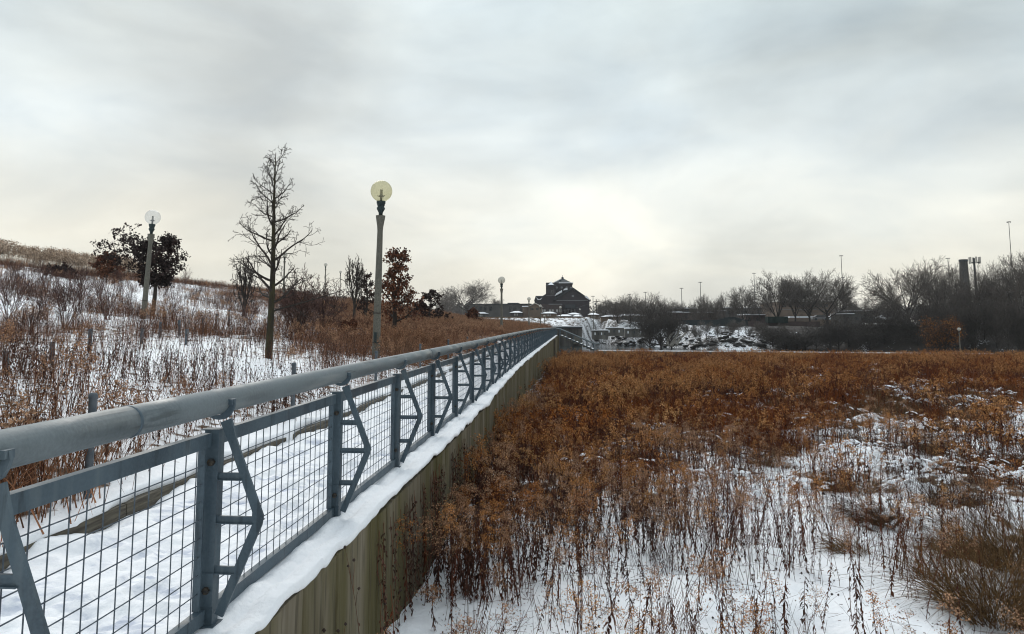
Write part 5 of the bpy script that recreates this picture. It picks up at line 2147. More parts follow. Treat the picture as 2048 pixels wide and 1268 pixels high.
        for j in range(int(7 + i * 2)):
            q = Vector((0, r.uniform(-w, w), r.uniform(-0.05, 0.03)))
            pts = [q]
            for k in range(9):
                q = q + Vector((r.uniform(-.01, .022), r.uniform(-.035, .035), -0.10))
                q.x = min(max(q.x, 0.003), 0.12)
                pts.append(q.copy())
            S.tube(pts, 0.0025, 3, cap=False)
            for p in pts[1:]:
                for _ in range(3):
                    curl_leaf(L, p + Vector((0.01, r.uniform(-.03, .03), r.uniform(-.04, .04))), r, r.uniform(.025, .05), .016, 0)
        S.build("vine_stem", M_STEM, t)
        o = L.build("leaves", M_LEAF, t)
        o["kind"] = "stuff"


build_foreground_plants()

# ------------------------------------------------------------------ across the river
M_BRICK = simple("dark_brick", (0.085, 0.06, 0.055), (0.06, 0.045, 0.043), 1.2, 0.9, space='world')
M_BRICKL = simple("church_brick", (0.050, 0.040, 0.044), (0.036, 0.031, 0.035), 0.8, 0.9, space='world')
M_ROOFD = simple("slate_roof", (0.035, 0.042, 0.048), (0.05, 0.055, 0.06), 0.7, 0.7, space='world')
M_TRIM = simple("pale_trim", (0.5, 0.47, 0.42))
M_GREYT = simple("grey_stone_trim", (0.20, 0.20, 0.205))
M_WIN = simple("dark_window_glass", (0.012, 0.015, 0.018), rough=0.15, spec=0.6)
M_WINL = simple("pale_window", (0.45, 0.44, 0.42), rough=0.4)
M_TAN = simple("tan_brick", (0.19, 0.14, 0.105), (0.15, 0.115, 0.09), 0.8, 0.9, space='world')
M_TEAL = simple("teal_cladding", (0.026, 0.034, 0.036), (0.017, 0.023, 0.025), 0.5, 0.8, space='world')
M_GREYW = simple("grey_wall", (0.10, 0.095, 0.09), (0.07, 0.068, 0.066), 0.4, 0.9, space='world')
M_CONCW = simple("stained_concrete", (0.20, 0.19, 0.17), (0.06, 0.055, 0.05), 0.5, 0.9, stretch=(1, 1, 0.25), space='world', detail=6)
M_MAST = simple("mast_steel", (0.07, 0.072, 0.075))
M_ROCK = simple("dark_rock", (0.018, 0.017, 0.016), (0.045, 0.042, 0.038), 2, 0.95)
M_PALEWOOD = simple("pale_dead_wood", (0.4, 0.38, 0.34), (0.25, 0.23, 0.2), 3, 0.9)


def W(root, x, y, Y):
    return at(x, y, Y) - root.location


def slab(mb, root, x0, x1, y0, y1, Y, D, m=0, yb=None):
    """Box whose front face spans pixels x0..x1, y0..y1 at depth Y, going D metres back."""
    a, b = at(x0, y1, Y), at(x1, y0, Y)
    o = root.location
    mb.box(a.x - o.x, b.x - o.x, Y - o.y, Y + D - o.y, a.z - o.z, b.z - o.z, m)


def hip(mb, x0, x1, y0, y1, z0, z1, inset, m=0):
    cx0, cx1, cy = x0 + inset, x1 - inset, (y0 + y1) / 2
    if cx0 > cx1:
        cx0 = cx1 = (x0 + x1) / 2
    v = [(x0, y0, z0), (x1, y0, z0), (x1, y1, z0), (x0, y1, z0), (cx0, cy, z1), (cx1, cy, z1)]
    mb.add(v, [(0, 1, 5, 4), (2, 3, 4, 5), (1, 2, 5), (3, 0, 4), (3, 2, 1, 0)], m)


def bld(name, px, py, Y, label, cat="building", group=None):
    p = at(px, py, Y)
    return empty(name, p, label, cat, group)


def build_church():
    Y = 300.0
    c = bld("church", 1124, 642, Y, "dark brick church with a square central block, round windows and broad gable", "church")
    o = c.location
    K = Y / F
    P2 = lambda x, y: (W(c, x, y, Y).x, W(c, x, y, Y).z)
    # broad front gable wing
    mb = MB()
    mb.prism([P2(1110, 646), P2(1179, 646), P2(1179, 600), P2(1145.5, 578.5), P2(1110, 598)], 0, 12)
    mb.build("front_wing", M_BRICKL, c)
    mb = MB()
    for (a, b) in (((1107.5, 600.5), (1145.5, 577)), ((1145.5, 577), (1181.5, 602))):
        a, b = P2(*a), P2(*b)
        mb.prism([a, b, (b[0], b[1] + 0.5), (a[0], a[1] + 0.5)], -0.6, 14)
    mb.build("wing_roof", M_ROOFD, c)
    mb = MB()
    for (a, b, t) in (((1109.5, 592), (1124, 584.5), .9), ((1126, 580.8), (1135, 579.5), .6), ((1169, 593.6), (1180, 600.8), .35)):
        a, b = P2(*a), P2(*b)
        s = MB()
        s.prism([a, b, (b[0], b[1] + t), (a[0] + .8, a[1] + t * 1.3)], -0.9, 3)
        s.build("roof_snow", M_SNOWPLAIN, c)
    # raked brick course and gable band
    mb = MB()
    a, b = P2(1113, 600.5), P2(1176, 600)
    mb.box(a[0], b[0], -0.12, 0, a[1] - .2, a[1] + .05)
    mb.build("brick_course", M_GREYT, c)
    # central block
    mb = MB()
    slab(mb, c, 1092, 1144.5, 565, 610, Y + 6, 10.5)
    mb.build("central_block", M_BRICKL, c)
    mb = MB()
    a, b = P2(1104.5, 565.2), P2(1145.5, 553.5)
    hip(mb, a[0], b[0] - 0.0, 5.6, 17, a[1], b[1], 4.05)
    mb.build("central_roof", M_ROOFD, c)
    s = MB()
    a, b = P2(1117, 565), P2(1146, 563.4)
    s.box(a[0], b[0], 5.3, 6.2, a[1], b[1])
    s.build("roof_snow", M_SNOWPLAIN, c)
    s = MB()
    a, b = P2(1106, 564.0), P2(1121, 556)
    s.prism([a, b, (b[0], b[1] + .3), (a[0], a[1] + .35)], 8.5, 11.4)
    s.build("roof_snow", M_SNOWPLAIN, c)
    # cupola and cross
    mb = MB()
    a = P2(1124, 556.5)
    mb.lathe([(0.45, 0), (0.45, .6), (0.7, .65), (0.7, .8), (.1, 1.35), (0, 1.4)], 10, c=(a[0], 11.2, a[1]))
    mb.box(a[0] - .05, a[0] + .05, 11.15, 11.25, a[1] + 1.3, a[1] + 2.0)
    mb.box(a[0] - .2, a[0] + .2, 11.15, 11.25, a[1] + 1.65, a[1] + 1.75)
    mb.build("cupola", M_ROOFD, c)
    # round windows
    for x in (1113, 1123, 1133, 1142):
        a = P2(x, 573.8)
        mb = MB()
        M = [(0.38 if x > 1140 else 0.52) * 1.0]
        mb.tube([(a[0], 5.99, a[1]), (a[0], 5.85, a[1])], 0.48 if x < 1140 else .4, 14)
        mb.build("round_window", M_GREYT, c)
    # turret with pyramid roof and twin arched windows
    mb = MB()
    slab(mb, c, 1092, 1110.5, 570.5, 622, Y + 1.5, 4.5)
    mb.build("turret", M_BRICKL, c)
    mb = MB()
    a, b = P2(1091, 570.6), P2(1111.5, 562.4)
    hip(mb, a[0], b[0], 1.2, 6.3, a[1], b[1], 9)
    mb.build("turret_roof", M_ROOFD, c)
    s = MB()
    a, b, d = P2(1096, 569.4), P2(1101.2, 563), P2(1107.5, 567.8)
    s.add([(a[0], 1.15, a[1]), (d[0], 1.15, a[1]), (b[0] + .1, 3.6, b[1] + .12)], [(0, 1, 2)])
    s.build("roof_snow", M_SNOWPLAIN, c)
    for x in (1101, 1104.8):
        a, b = P2(x, 590), P2(x + 2.4, 580.5)
        mb = MB()
        pts = [(a[0], a[1]), (b[0], a[1]), (b[0], b[1])] + [((a[0] + b[0]) / 2 + (b[0] - a[0]) / 2 * math.cos(t), b[1] + (b[0] - a[0]) / 2 * math.sin(t)) for t in (0.8, 1.57, 2.3)] + [(a[0], b[1])]
        mb.prism(pts, 1.40, 1.49)
        mb.build("arched_window", M_WIN, c)
    mb = MB()
    a, b = P2(1091.5, 591.5), P2(1111, 590.6)
    mb.box(a[0], b[0], 1.35, 1.49, a[1], b[1])
    mb.build("stone_band", M_GREYT, c)
    # left wing with steep valley roof
    mb = MB()
    mb.prism([P2(1070, 646), P2(1092, 646), P2(1092, 587.5), P2(1084, 592), P2(1071, 592.5), P2(1068.5, 601)], 2, 12)
    mb.build("left_wing", M_BRICKL, c)
    mb = MB()
    mb.prism([P2(1067.5, 602), P2(1071, 591.5), P2(1085, 591.5), P2(1093, 586.5), P2(1093, 589.5), P2(1084, 594.5), P2(1072.5, 593.5), P2(1069, 602.5)], 1.6, 12.2)
    mb.build("left_wing_roof", M_ROOFD, c)
    s = MB()
    s.prism([P2(1071.5, 593.5), P2(1075, 599.5), P2(1081, 599.3), P2(1084.5, 594.5), P2(1079.5, 598), P2(1076, 598)], 1.3, 1.58)
    s.build("roof_snow", M_SNOWPLAIN, c)
    mb = MB()
    mb.prism([P2(1172, 646), P2(1178.5, 646), P2(1177.5, 594.5), P2(1172.5, 593), P2(1169, 596)], 6, 12)
    mb.build("right_dormer", M_ROOFD, c)
    # low flat front with a row of windows
    mb = MB()
    slab(mb, c, 1069, 1123, 608.5, 646, Y - 12, 13)
    mb.build("parish_hall", M_BRICK, c)
    mb = MB()
    slab(mb, c, 1097, 1123.5, 607.6, 609.2, Y - 12.3, 13.4)
    mb.build("hall_parapet", M_GREYT, c)
    for x in (1083, 1087.5, 1098, 1103.5, 1112.5, 1119):
        mb = MB()
        slab(mb, c, x, x + 3.6, 619, 624.5, Y - 12.1, 0.08)
        mb.build("window", M_WINL, c)
    # entrance canopy, doors and windows on the big gable
    mb = MB()
    slab(mb, c, 1130, 1150, 609, 616, Y - 2.5, 2.5)
    mb.build("entrance_canopy", M_ROOFD, c)
    for x in (1128, 1134.5, 1141, 1148):
        mb = MB()
        slab(mb, c, x, x + 3.2, 618.5, 626, Y - 0.12, 0.1)
        mb.build("window", M_WIN, c)
    mb = MB()
    slab(mb, c, 1143.5, 1148, 590, 594, Y - .1, 0.08)
    mb.build("gable_vent", M_GREYT, c)


build_church()


def build_city():
    # long flat dark block
    b = bld("flat_roofed_building", 990, 640, 262, "long flat-roofed dark brick building left of the church, behind the snowy embankment")
    mb = MB(); slab(mb, b, 930, 1062, 608.5, 642, 262, 22); mb.build("wall", M_GREYW, b)
    mb = MB(); slab(mb, b, 929.5, 1062.5, 607.2, 609, 261.7, 22.6); mb.build("parapet", M_ROOFD, b)
    mb = MB(); slab(mb, b, 1015, 1036, 605.6, 608, 266, 8); mb.build("roof_plant", M_ROOFD, b)
    for x in (948, 958, 968, 979):
        mb = MB(); slab(mb, b, x, x + 5, 613, 621, 261.85, .1); mb.build("window", M_WIN, b)
    for x in (1018, 1028, 1040, 1050):
        mb = MB(); slab(mb, b, x, x + 4, 614, 621, 261.85, .1); mb.build("window", M_WIN, b)
    # gabled house
    g = bld("gabled_house", 1065, 640, 228, "tan house with a pale-trimmed gable in front of the church's left side", "house")
    Yg = 228
    P2 = lambda x, y: (W(g, x, y, Yg).x, W(g, x, y, Yg).z)
    mb = MB(); mb.prism([P2(1058, 642), P2(1082, 642), P2(1082, 613), P2(1070, 607.5), P2(1058, 613)], 0, 9); mb.build("wall", M_TAN, g)
    mb = MB(); slab(mb, g, 1045, 1058, 613, 642, Yg + 1, 8); mb.build("side_wing", M_TAN, g)
    mb = MB()
    for (a, c) in (((1056, 614.5), (1070, 606.8)), ((1070, 606.8), (1084, 614.5))):
        a, c = P2(*a), P2(*c); mb.prism([a, c, (c[0], c[1] + .22), (a[0], a[1] + .22)], -.5, 9.3)
    mb.build("roof_edge", M_TRIM, g)
    s = MB(); slab(s, g, 1044, 1059, 611.8, 613.6, Yg + .5, 8.6); s.build("roof_snow", M_SNOWPLAIN, g)
    mb = MB(); slab(mb, g, 1061, 1067, 616, 619.5, Yg - .06, .05); mb.build("window", M_WIN, g)
    mb = MB(); slab(mb, g, 1072, 1077, 616, 619.5, Yg - .06, .05); mb.build("window", M_WIN, g)
    # bungalows with hipped snowy roofs
    G = "small snow-roofed bungalows along the top of the embankment"
    data = [(961, 23, 622.0, 640, 222, M_GREYW, "dark bungalow with thin snow on its roof, left of the concrete lamp"),
            (1032, 26, 620.0, 639, 226, M_GREYW, "dim bungalow with patchy snow between the concrete lamp and the gabled house"),
            (1097.5, 33, 621.5, 637, 212, M_TAN, "bungalow with a thick snowy hipped roof below the church turret"),
            (1129, 33, 627.0, 640, 206, M_GREYW, "low bungalow with a flat snowy roof under the church's gable"),
            (1148, 30, 623.5, 640, 224, M_GREYW, "snowy bungalow roof peeking out behind its two lower neighbours"),
            (1155, 22, 627.5, 640, 208, M_GREYW, "small bungalow beside the low one, right of the church door"),
            (1187, 24, 624.0, 646, 214, M_TAN, "brick bungalow behind the utility pole with a snowy roof"),
            (1222, 42, 628.0, 655, 204, M_TAN, "brown bungalow with a bright snowy roof at the left edge of the thicket"),
            (1262, 60, 626.0, 655, 216, M_GREYW, "long low house hidden in the thicket with streaks of roof snow")]
    for x, w, yt, yb, Y, m, lab in data:
        h = bld("bungalow", x, yb, Y, lab, "house", G)
        mb = MB(); slab(mb, h, x - w / 2 + 1.5, x + w / 2 - 1.5, yt + 5, yb + 1, Y, 7); mb.build("wall", m, h)
        a, c = W(h, x - w / 2, yt + 5.2, Y), W(h, x + w / 2, yt + 1.6, Y)
        mb = MB(); hip(mb, a.x, c.x, -.6, 7.6, a.z, c.z, (c.x - a.x) * .36); mb.build("snowy_roof", M_SNOWPLAIN, h)
        mb = MB(); slab(mb, h, x - w / 2 + .3, x + w / 2 - .3, yt + 5.1, yt + 5.9, Y - .5, 8); mb.build("eaves", M_ROOFD, h)
        for k in range(3):
            mb = MB(); slab(mb, h, x - 4 + k * 3, x - 2.4 + k * 3, yt + 7, yt + 11, Y - .07, .05); mb.build("window", M_WINL if w < 40 else M_WIN, h)
    # bridge-like retaining wall with snowy ledge
    a = bld("embankment_wall", 1090, 690, 169, "stained concrete river wall with a snow-topped ledge under the far embankment", "wall")
    mb = MB(); slab(mb, a, 860, 1164, 656, 694, 169.3, 1.2); mb.build("wall_face", M_CONCW, a)
    mb = MB(); slab(mb, a, 858, 1165, 653.4, 656, 168.8, 2.4); mb.build("ledge", M_ROOFD, a)
    mb = MB(); slab(mb, a, 858, 1165, 651.6, 653.4, 168.9, 2.2); mb.build("ledge_snow", M_SNOWPLAIN, a)
    for x in range(1010, 1160, 9):
        mb = MB(); slab(mb, a, x, x + 1.0, 656, 692, 169.0, .3); mb.build("wall_rib", M_GREYW, a)
    mb = MB(); slab(mb, a, 1147, 1163, 672, 688, 167.8, 1.5); mb.build("pale_abutment", M_CONC, a)
    # old dock walls with snow
    for (x0, x1, y0, y1, Y, lab) in ((1184, 1216, 661, 679, 172, "low ruined dock wall with arched openings and snow on its top"),
                                     (1212, 1258, 656, 672, 176, "dark dock wall with snow along its top behind the ruined one"),
                                     (1250, 1306, 658, 675, 170, "crumbling dark dock wall with broken snowy slabs above the rubble")):
        w = bld("dock_wall", (x0 + x1) / 2, y1, Y, lab, "wall", "ruined dock walls across the water")
        mb = MB(); slab(mb, w, x0, x1, y0, y1, Y, 3); mb.build("wall_face", M_CONCW, w)
        mb = MB()
        r = random.Random(x0)
        x = x0
        while x < x1:
            d = r.uniform(4, 9); slab(mb, w, x, min(x + d, x1 + 1), y0 - r.uniform(1.0, 2.6), y0, Y - .3, 3.4); x += d * r.uniform(1.0, 1.3)
        o = mb.build("snow_cap", M_SNOWPLAIN, w); o["kind"] = "stuff"
        for k in range(4):
            xx = x0 + 5 + k * (x1 - x0 - 6) / 4
            mb = MB(); slab(mb, w, xx, xx + 2.4, y0 + 4, y0 + 9, Y - .08, .06); mb.build("opening", M_ROOFD if k % 2 else M_SNOWPLAIN, w)
    # low sheds and fences behind the bank
    G = "dark low sheds behind the river bank"
    sheds = [(1318, 1436, 625, 652, 196, M_BRICK, "long dark shed with snow along its roof edge above the left of the bank"),
             (1330, 1392, 617, 627, 232, M_TEAL, "teal-grey gabled roof behind the long dark shed"),
             (1432, 1452, 622, 636, 204, M_GREYW, "small shed with a bright snowy lean-to roof at the long shed's right end"),
             (1492, 1530, 630, 652, 200, M_BRICK, "red-brown shed between the round-headed tree and the green container"),
             (1700, 1800, 622, 640, 210, M_TEAL, "long teal-roofed shed behind the right-hand scrub"),
             (1690, 1722, 628, 662, 178, M_GREYW, "grey shed wall half hidden by scrub right of the factory"),
             (1452, 1560, 616, 640, 232, M_GREYW, "grey flat-roofed block behind the round-headed tree")]
    for x0, x1, y0, y1, Y, m, lab in sheds:
        h = bld("shed", (x0 + x1) / 2, y1 + 4, Y, lab, "shed", G)
        mb = MB(); slab(mb, h, x0, x1, y0, y1 + 6, Y, 9); mb.build("wall", m, h)
        mb = MB()
        r = random.Random(x1)
        x = x0 - 1
        while x < x1:
            d = r.uniform(7, 22)
            if r.random() < 0.7:
                slab(mb, h, x, min(x + d, x1 + 1), y0 - r.uniform(.9, 2.2), y0, Y - .4, 9.8)
            x += d
        if mb.v:
            o = mb.build("roof_snow", M_SNOWPLAIN, h); o["kind"] = "stuff"
        for k in range(int((x1 - x0) / 16)):
            xx = x0 + 5 + k * 16
            mb = MB(); slab(mb, h, xx, xx + 4, y0 + 6, y0 + 12, Y - .07, .05); mb.build("window", M_WIN, h)
    # fence along the bank top
    f = bld("board_fence", 1460, 655, 170, "long dark board fence along the top of the snowy river bank", "fence")
    x = 1320
    r = random.Random(5)
    k = 0
    while x < 1640:
        top = 640 - 6 * math.sin(max(0, min(1, (x - 1430) / 60)) * math.pi)
        y0 = top if x < 1495 else 643
        mb = MB(); slab(mb, f, x, x + 7.7, y0 + r.uniform(-.3, .3), 657, 170 + r.uniform(0, .1), .12)
        mb.build("panel", M_TEAL if x < 1495 else M_BRICK, f)
        x += 8
    # green container, white marks
    c = bld("container", 1556, 652, 168, "dark green shipping container behind the fence among the tree trunks", "container")
    mb = MB(); slab(mb, c, 1536, 1576, 633, 646, 168.5, 2.5)
    for i in range(12):
        slab(mb, c, 1537 + i * 3.3, 1538.6 + i * 3.3, 634, 645.5, 168.42, .08)
    mb.build("body", simple("green_container", (0.014, 0.026, 0.022)), c)
    # brick factory
    h = bld("brick_factory", 1612, 655, 214, "tan brick factory block with a flat roof seen through the tall bare trees", "factory")
    mb = MB(); slab(mb, h, 1556, 1665, 604, 660, 214, 20); mb.build("wall", M_TAN, h)
    mb = MB(); slab(mb, h, 1555.5, 1665.5, 602.8, 604.4, 213.8, 20.4); mb.build("parapet", M_GREYW, h)
    mb = MB(); slab(mb, h, 1556, 1665, 618.5, 619.5, 213.85, .15); mb.build("stone_band", M_GREYT, h)
    for k, x in enumerate((1566, 1578, 1590, 1602, 1614, 1626, 1638, 1650)):
        mb = MB(); slab(mb, h, x, x + 6, 608, 614, 213.9, .1); mb.build("window", M_WIN, h)
    mb = MB(); slab(mb, h, 1580, 1690, 632.5, 635.5, 205, 6); mb.build("snowy_canopy", M_SNOWPLAIN, h)
    # parked cars and a trailer dusted with snow, as bright shapes behind the trees
    for i, (x, lab) in enumerate(((1672, "snow-covered parked car left of the grey shed wall"), (1640, "snow-covered parked car before the factory's right end"), (1770, "snow-dusted car behind the scrub below the big round tree"))):
        c = bld("parked_car", x, 641, 199, lab, "car", "parked cars behind the bank")
        mb = MB()
        mb.prism([(-2.1, .3), (2.1, .3), (2.1, .85), (1.3, .95), (.8, 1.45), (-1.0, 1.45), (-1.6, .95), (-2.1, .85)], -.85, .85)
        mb.build("body", M_SNOWPLAIN if i % 2 == 0 else M_GREYT, c)
        mb = MB(); mb.prism([(.75, 1.35), (-.95, 1.35), (-1.35, 1.0), (1.1, 1.0)], -.87, .87); mb.build("window", M_WIN, c)
        for wx in (-1.3, 1.3):
            mb = MB(); mb.tube([(wx, -.9, .33), (wx, -.7, .33)], .33, 10); mb.build("wheel", M_ROOFD, c)
    # chimney
    c = bld("chimney", 1934, 640, 230, "tapered dark brick chimney above the right-hand wood", "chimney")
    top = W(c, 1932, 519, 230).z
    mb = MB(); mb.lathe([(1.75, -2), (1.1, top - .6), (1.0, top - .6)], 12); mb.build("stack", M_GREYW, c)
    mb = MB(); mb.lathe([(1.0, top - .7), (1.22, top - .65), (1.22, top), (.9, top), (.9, top - 1)], 12); mb.build("rim", M_ROOFD, c)
    # antenna mast
    c = bld("antenna_mast", 1957, 640, 225, "mobile phone antenna mast with a ring of white panels beside the chimney", "antenna mast")
    top = W(c, 1955, 514, 225).z
    mb = MB(); mb.tube([(0, 0, -2), (-.2, 0, top - .3)], [.45, .28], 8); mb.build("pole", M_MAST, c)
    mb = MB(); mb.lathe([(1.3, top - 1.7), (1.38, top - 1.7), (1.38, top - 1.55), (1.3, top - 1.55)], 12)
    for a in (0, 2.09, 4.19):
        mb.tube([(0, 0, top - 1.6), (1.35 * math.cos(a), 1.35 * math.sin(a), top - 1.6)], .06, 4)
    mb.build("platform", M_MAST, c)
    for k in range(6):
        a = k * math.pi / 3 + .3
        M = Matrix.Translation((1.45 * math.cos(a), 1.45 * math.sin(a), top - 1.0)) @ Matrix.Rotation(a, 4, 'Z')
        mb = MB(); mb.box(-.1, .1, -.22, .22, -1.0, 1.0, 0, M); mb.build("antenna_panel", M_TRIM, c)
    # high light masts
    G = "high light masts of the expressway"
    data = [(2027, 443, 2031, 640, 190, "tallest light mast at the right edge of the photo beyond the wood"),
            (1682.5, 511, 1688, 640, 260, "tall light mast rising through the right end of the factory trees"),
            (1687, 554, 1690, 640, 340, "shorter light mast close beside the tall one at the factory trees"),
            (1671, 578, 1672, 640, 400, "faint light mast behind the factory trees left of the two close masts"),
            (1508.5, 546, 1511, 640, 310, "light mast between the round-headed tree and the tall tree group"),
            (1401, 564, 1402.5, 640, 340, "light mast above the slender tree on the bank"),
            (1363, 576, 1364.5, 640, 380, "light mast left of centre above the small bare tree"),
            (1291, 584, 1291.5, 640, 450, "small faint mast poking out of the grey thicket, right one"),
            (1259, 588, 1259.5, 640, 450, "small faint mast poking out of the grey thicket, left one"),
            (1901, 516, 1903, 640, 300, "light mast left of the brick chimney"),
            (1186, 592, 1186.5, 640, 300, "thin mast between the church and the utility pole")]
    proto = None
    for x0, y0, x1, y1, Y, lab in data:
        a, b2 = at(x0, y0, Y), at(x1, y1, Y)
        h = a.z - b2.z
        if proto is None:
            m = empty("light_mast", b2, lab, "light mast", G)
            mb = MB(); mb.tube([(0, 0, -3), (0, 0, 10)], [.028 * 10, .012 * 10], 8); mb.build("pole", M_MAST, m)
            mb = MB(); mb.lathe([(.5, 9.9), (.75, 9.9), (.75, 10.0), (.5, 10.0)], 10)
            for t in range(4):
                mb.tube([(0, 0, 9.95), (.7 * math.cos(t * 1.57), .7 * math.sin(t * 1.57), 9.95)], .05, 4)
            mb.build("head_ring", M_ROOFD, m)
            for t in range(6):
                q = t * math.pi / 3
                M = Matrix.Translation((1.0 * math.cos(q), 1.0 * math.sin(q), 9.85)) @ Matrix.Rotation(q, 4, 'Z')
                mb = MB(); mb.box(-.3, .3, -.2, .2, -.1, .12, 0, M); mb.build("floodlight", M_ROOFD, m)
            proto = m
        else:
            m = copy_tree(proto, None, b2); m["label"] = lab
        m.location = b2
        k = h / 10
        s = Y / F * 1.9
        m.scale = (s, s, k)
        m.rotation_euler = (0, 0, 0)
        for ch in m.children:
            if not ch.name.startswith("pole"):
                q = max(s / k, .2) * 2.0; ch.scale = (1.5, 1.5, q); ch.location.z = 10 * (1 - q)
            else:
                ch.scale = (2.0, 2.0, 1)
    # utility pole with wires
    u = bld("utility_pole", 1193, 655, 240, "wooden utility pole with crossarm right of the church", "utility pole")
    top = W(u, 1193, 598, 240).z
    mb = MB(); mb.tube([(0, 0, -1), (0, 0, top)], [.2, .13], 6); mb.build("pole", M_BARK, u)
    mb = MB(); mb.box(-.9, .9, -.08, .08, top - .9, top - .75); mb.build("crossarm", M_BARK, u)
    mb = MB(); mb.tube([(0, 0, 0), (0, 0, 0.8)], .22, 8); o = mb.build("transformer", M_GREYT, u); o.location = (-.35, 0, top - 2.0)
    g = put("overhead_cable", MB().mesh("x", M_ROOFD))
    mb = MB()
    q0, q1 = at(1050, 622, 236), at(1193, 602, 240)
    pts = [q0.lerp(q1, t / 12) - Vector((0, 0, 4 * 1.6 * (t / 12) * (1 - t / 12))) for t in range(13)]
    mb.tube(pts, .05, 3, cap=False)
    q1, q2 = at(1193, 602, 240), at(1330, 605, 250)
    pts = [q1.lerp(q2, t / 12) - Vector((0, 0, 4 * 1.2 * (t / 12) * (1 - t / 12))) for t in range(13)]
    mb.tube(pts, .05, 3, cap=False)
    g.data = mb.mesh("overhead_cable", M_ROOFD)
    tag(g, "thin overhead cable sagging past the church to the utility pole", "cable")
    # rocks on the bank
    protos = []
    for k in range(4):
        r = random.Random(950 + k)
        me = MB()
        n = 7
        vs_ = [(0, 0, .6)]
        for ring, (rr, z) in enumerate(((.55, .45), (1, .05), (.85, -.5))):
            for i in range(n):
                a = 2 * math.pi * i / n
                q = rr * r.uniform(.75, 1.2)
                vs_.append((q * math.cos(a) * 1.3, q * math.sin(a), z * r.uniform(.8, 1.2)))
        fs = [(0, 1 + i, 1 + (i + 1) % n) for i in range(n)]
        for rg in range(2):
            b0 = 1 + rg * n
            fs += [(b0 + i, b0 + n + i, b0 + n + (i + 1) % n, b0 + (i + 1) % n) for i in range(n)]
        me.add(vs_, fs)
        mrock = me.mesh("bank_rock", M_ROCK)
        mrock.materials.append(M_SNOWPLAIN)
        for i, p in enumerate(mrock.polygons):
            if i < n and k % 2:
                p.material_index = 1
        protos.append(mrock)
    r = random.Random(61)
    for i in range(210):
        px = r.uniform(1338, 1600) if i < 140 else r.uniform(1196, 1345)
        py = 693 - 30 * r.random() ** 1.4
        px += 6 * math.sin(py * 1.3)
        rx, rz = ray(px, py)
        Ys = np.linspace(144, 215, 500)
        h = EYE + rz * Ys - t_far(rx * Ys, Ys)
        if not (h < 0).any():
            continue
        Yk = float(Ys[np.argmax(h < 0)])
        x = rx * Yk
        s = 0.16 + 0.6 * r.random() ** 2.5 * (0.8 if py < 675 else 1.2)
        o = put("bank_rock", protos[i % 4], None, (x, Yk, float(t_far(x, Yk)) + .05), (r.uniform(-.3, .3), r.uniform(-.3, .3), r.uniform(0, 6.28)), (s * 1.3, s, s * .8))
        tag(o, "dark rock on the snowy far river bank", "rock", "riprap rocks on the far river bank")
    # pale fallen boughs
    G = "pale fallen boughs leaning out of the far bank"
    for i, (x0, y0, x1, y1, lab) in enumerate(((1340, 692, 1372, 655, "longest pale bough arching up from the bank behind the rubble"), (1335, 690, 1356, 652, "pale bough beside the longest one, steeper and shorter"),
                                              (1342, 692, 1362, 668, "short pale branch low under the two arching boughs"), (1352, 690, 1384, 662, "dark-forked pale bough at the right of the fallen group"),
                                              (1640, 694, 1700, 672, "pale bough lying across the dark scrub, left of the orange bush"), (1880, 650, 1925, 640, "pale limb above the orange bush in the dark wood"))):
        Y = 150 if i < 5 else 133
        kk = 1.0 if i < 4 else 0.35
        mb = MB()
        p0, p1 = at(x0, y0, Y), at(x1, y1, Y + 3)
        q = bent_limb(MB(), (0, 0, 0), (1, 0, 0), .1, .1, random.Random(i))
        bent_limb(mb, (0, 0, 0), p1 - p0, .28 * kk, .08 * kk, random.Random(20 + i), .1, 7, 6, .8 * kk)
        mid = (p1 - p0) * .55 + Vector((0, 0, .8))
        bent_limb(mb, mid, mid + Vector((1.2, .3, 1.6)) * kk, .1 * kk, .04 * kk, random.Random(30 + i), .1, 4, 4)
        o = mb.build("fallen_bough", M_PALEWOOD, None, True, p0)
        tag(o, lab, "branch", G)
    # river-edge wall of the field
    k = bld("river_edge_wall", 1560, 704, 100, "low snow-topped concrete edge where the field meets the river", "wall")
    xs = np.linspace(3.2, 54, 22)
    for i in range(len(xs) - 1):
        mb = MB()
        ya, yb = 101.5 - xs[i] * 0.03, 101.5 - xs[i + 1] * .03
        z = -2.36 - xs[i] * 0.004
        mb.add([(xs[i] + .03, ya, -5), (xs[i + 1] - .03, yb, -5), (xs[i + 1] - .03, yb, z), (xs[i] + .03, ya, z), (xs[i] + .03, ya + .5, -5), (xs[i + 1] - .03, yb + .5, -5), (xs[i + 1] - .03, yb + .5, z), (xs[i] + .03, ya + .5, z)],
               [(0, 1, 2, 3), (5, 4, 7, 6), (3, 2, 6, 7), (4, 0, 3, 7), (1, 5, 6, 2)])
        o = mb.build("coping_block", M_CONC, k); o.matrix_parent_inverse = Matrix.Translation(-k.location)
    mb = MB()
    mb.add([(3.2, 101.36, -2.40), (54, 99.85, -2.61), (54, 100.45, -2.61), (3.2, 101.95, -2.40), (3.2, 101.36, -2.28), (54, 99.85, -2.48), (54, 100.45, -2.48), (3.2, 101.95, -2.28)],
           [(0, 1, 5, 4), (4, 5, 6, 7), (2, 3, 7, 6), (0, 4, 7, 3)])
    o = mb.build("snow_cap", M_SNOWPLAIN, k); o.matrix_parent_inverse = Matrix.Translation(-k.location)


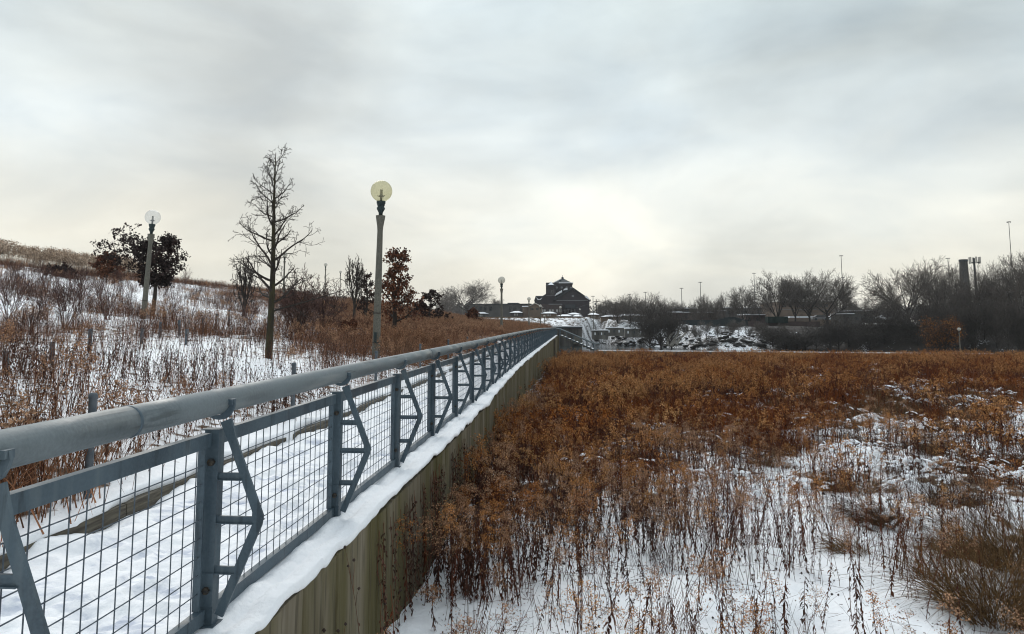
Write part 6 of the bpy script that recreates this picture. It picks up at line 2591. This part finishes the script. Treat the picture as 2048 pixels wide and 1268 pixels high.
build_city()
mh = bpy.data.materials.new("winter_haze")
mh.use_nodes = True
mh.node_tree.nodes.clear()
_o = N(mh.node_tree, "ShaderNodeOutputMaterial")
_v = N(mh.node_tree, "ShaderNodeVolumePrincipled")
_v.inputs['Density'].default_value = 0.00018
_v.inputs['Color'].default_value = (0.93, 0.95, 0.98, 1)
mh.node_tree.links.new(_v.outputs[0], _o.inputs['Volume'])
_b = MB()
_b.box(-1250, 1550, -950, 1550, -9, 34)
tag(_b.build("haze", mh), "thin pale winter haze over the river and city", kind='stuff')
print("objects", len(scene.objects), "tris", sum(len(m.polygons) for m in bpy.data.meshes))
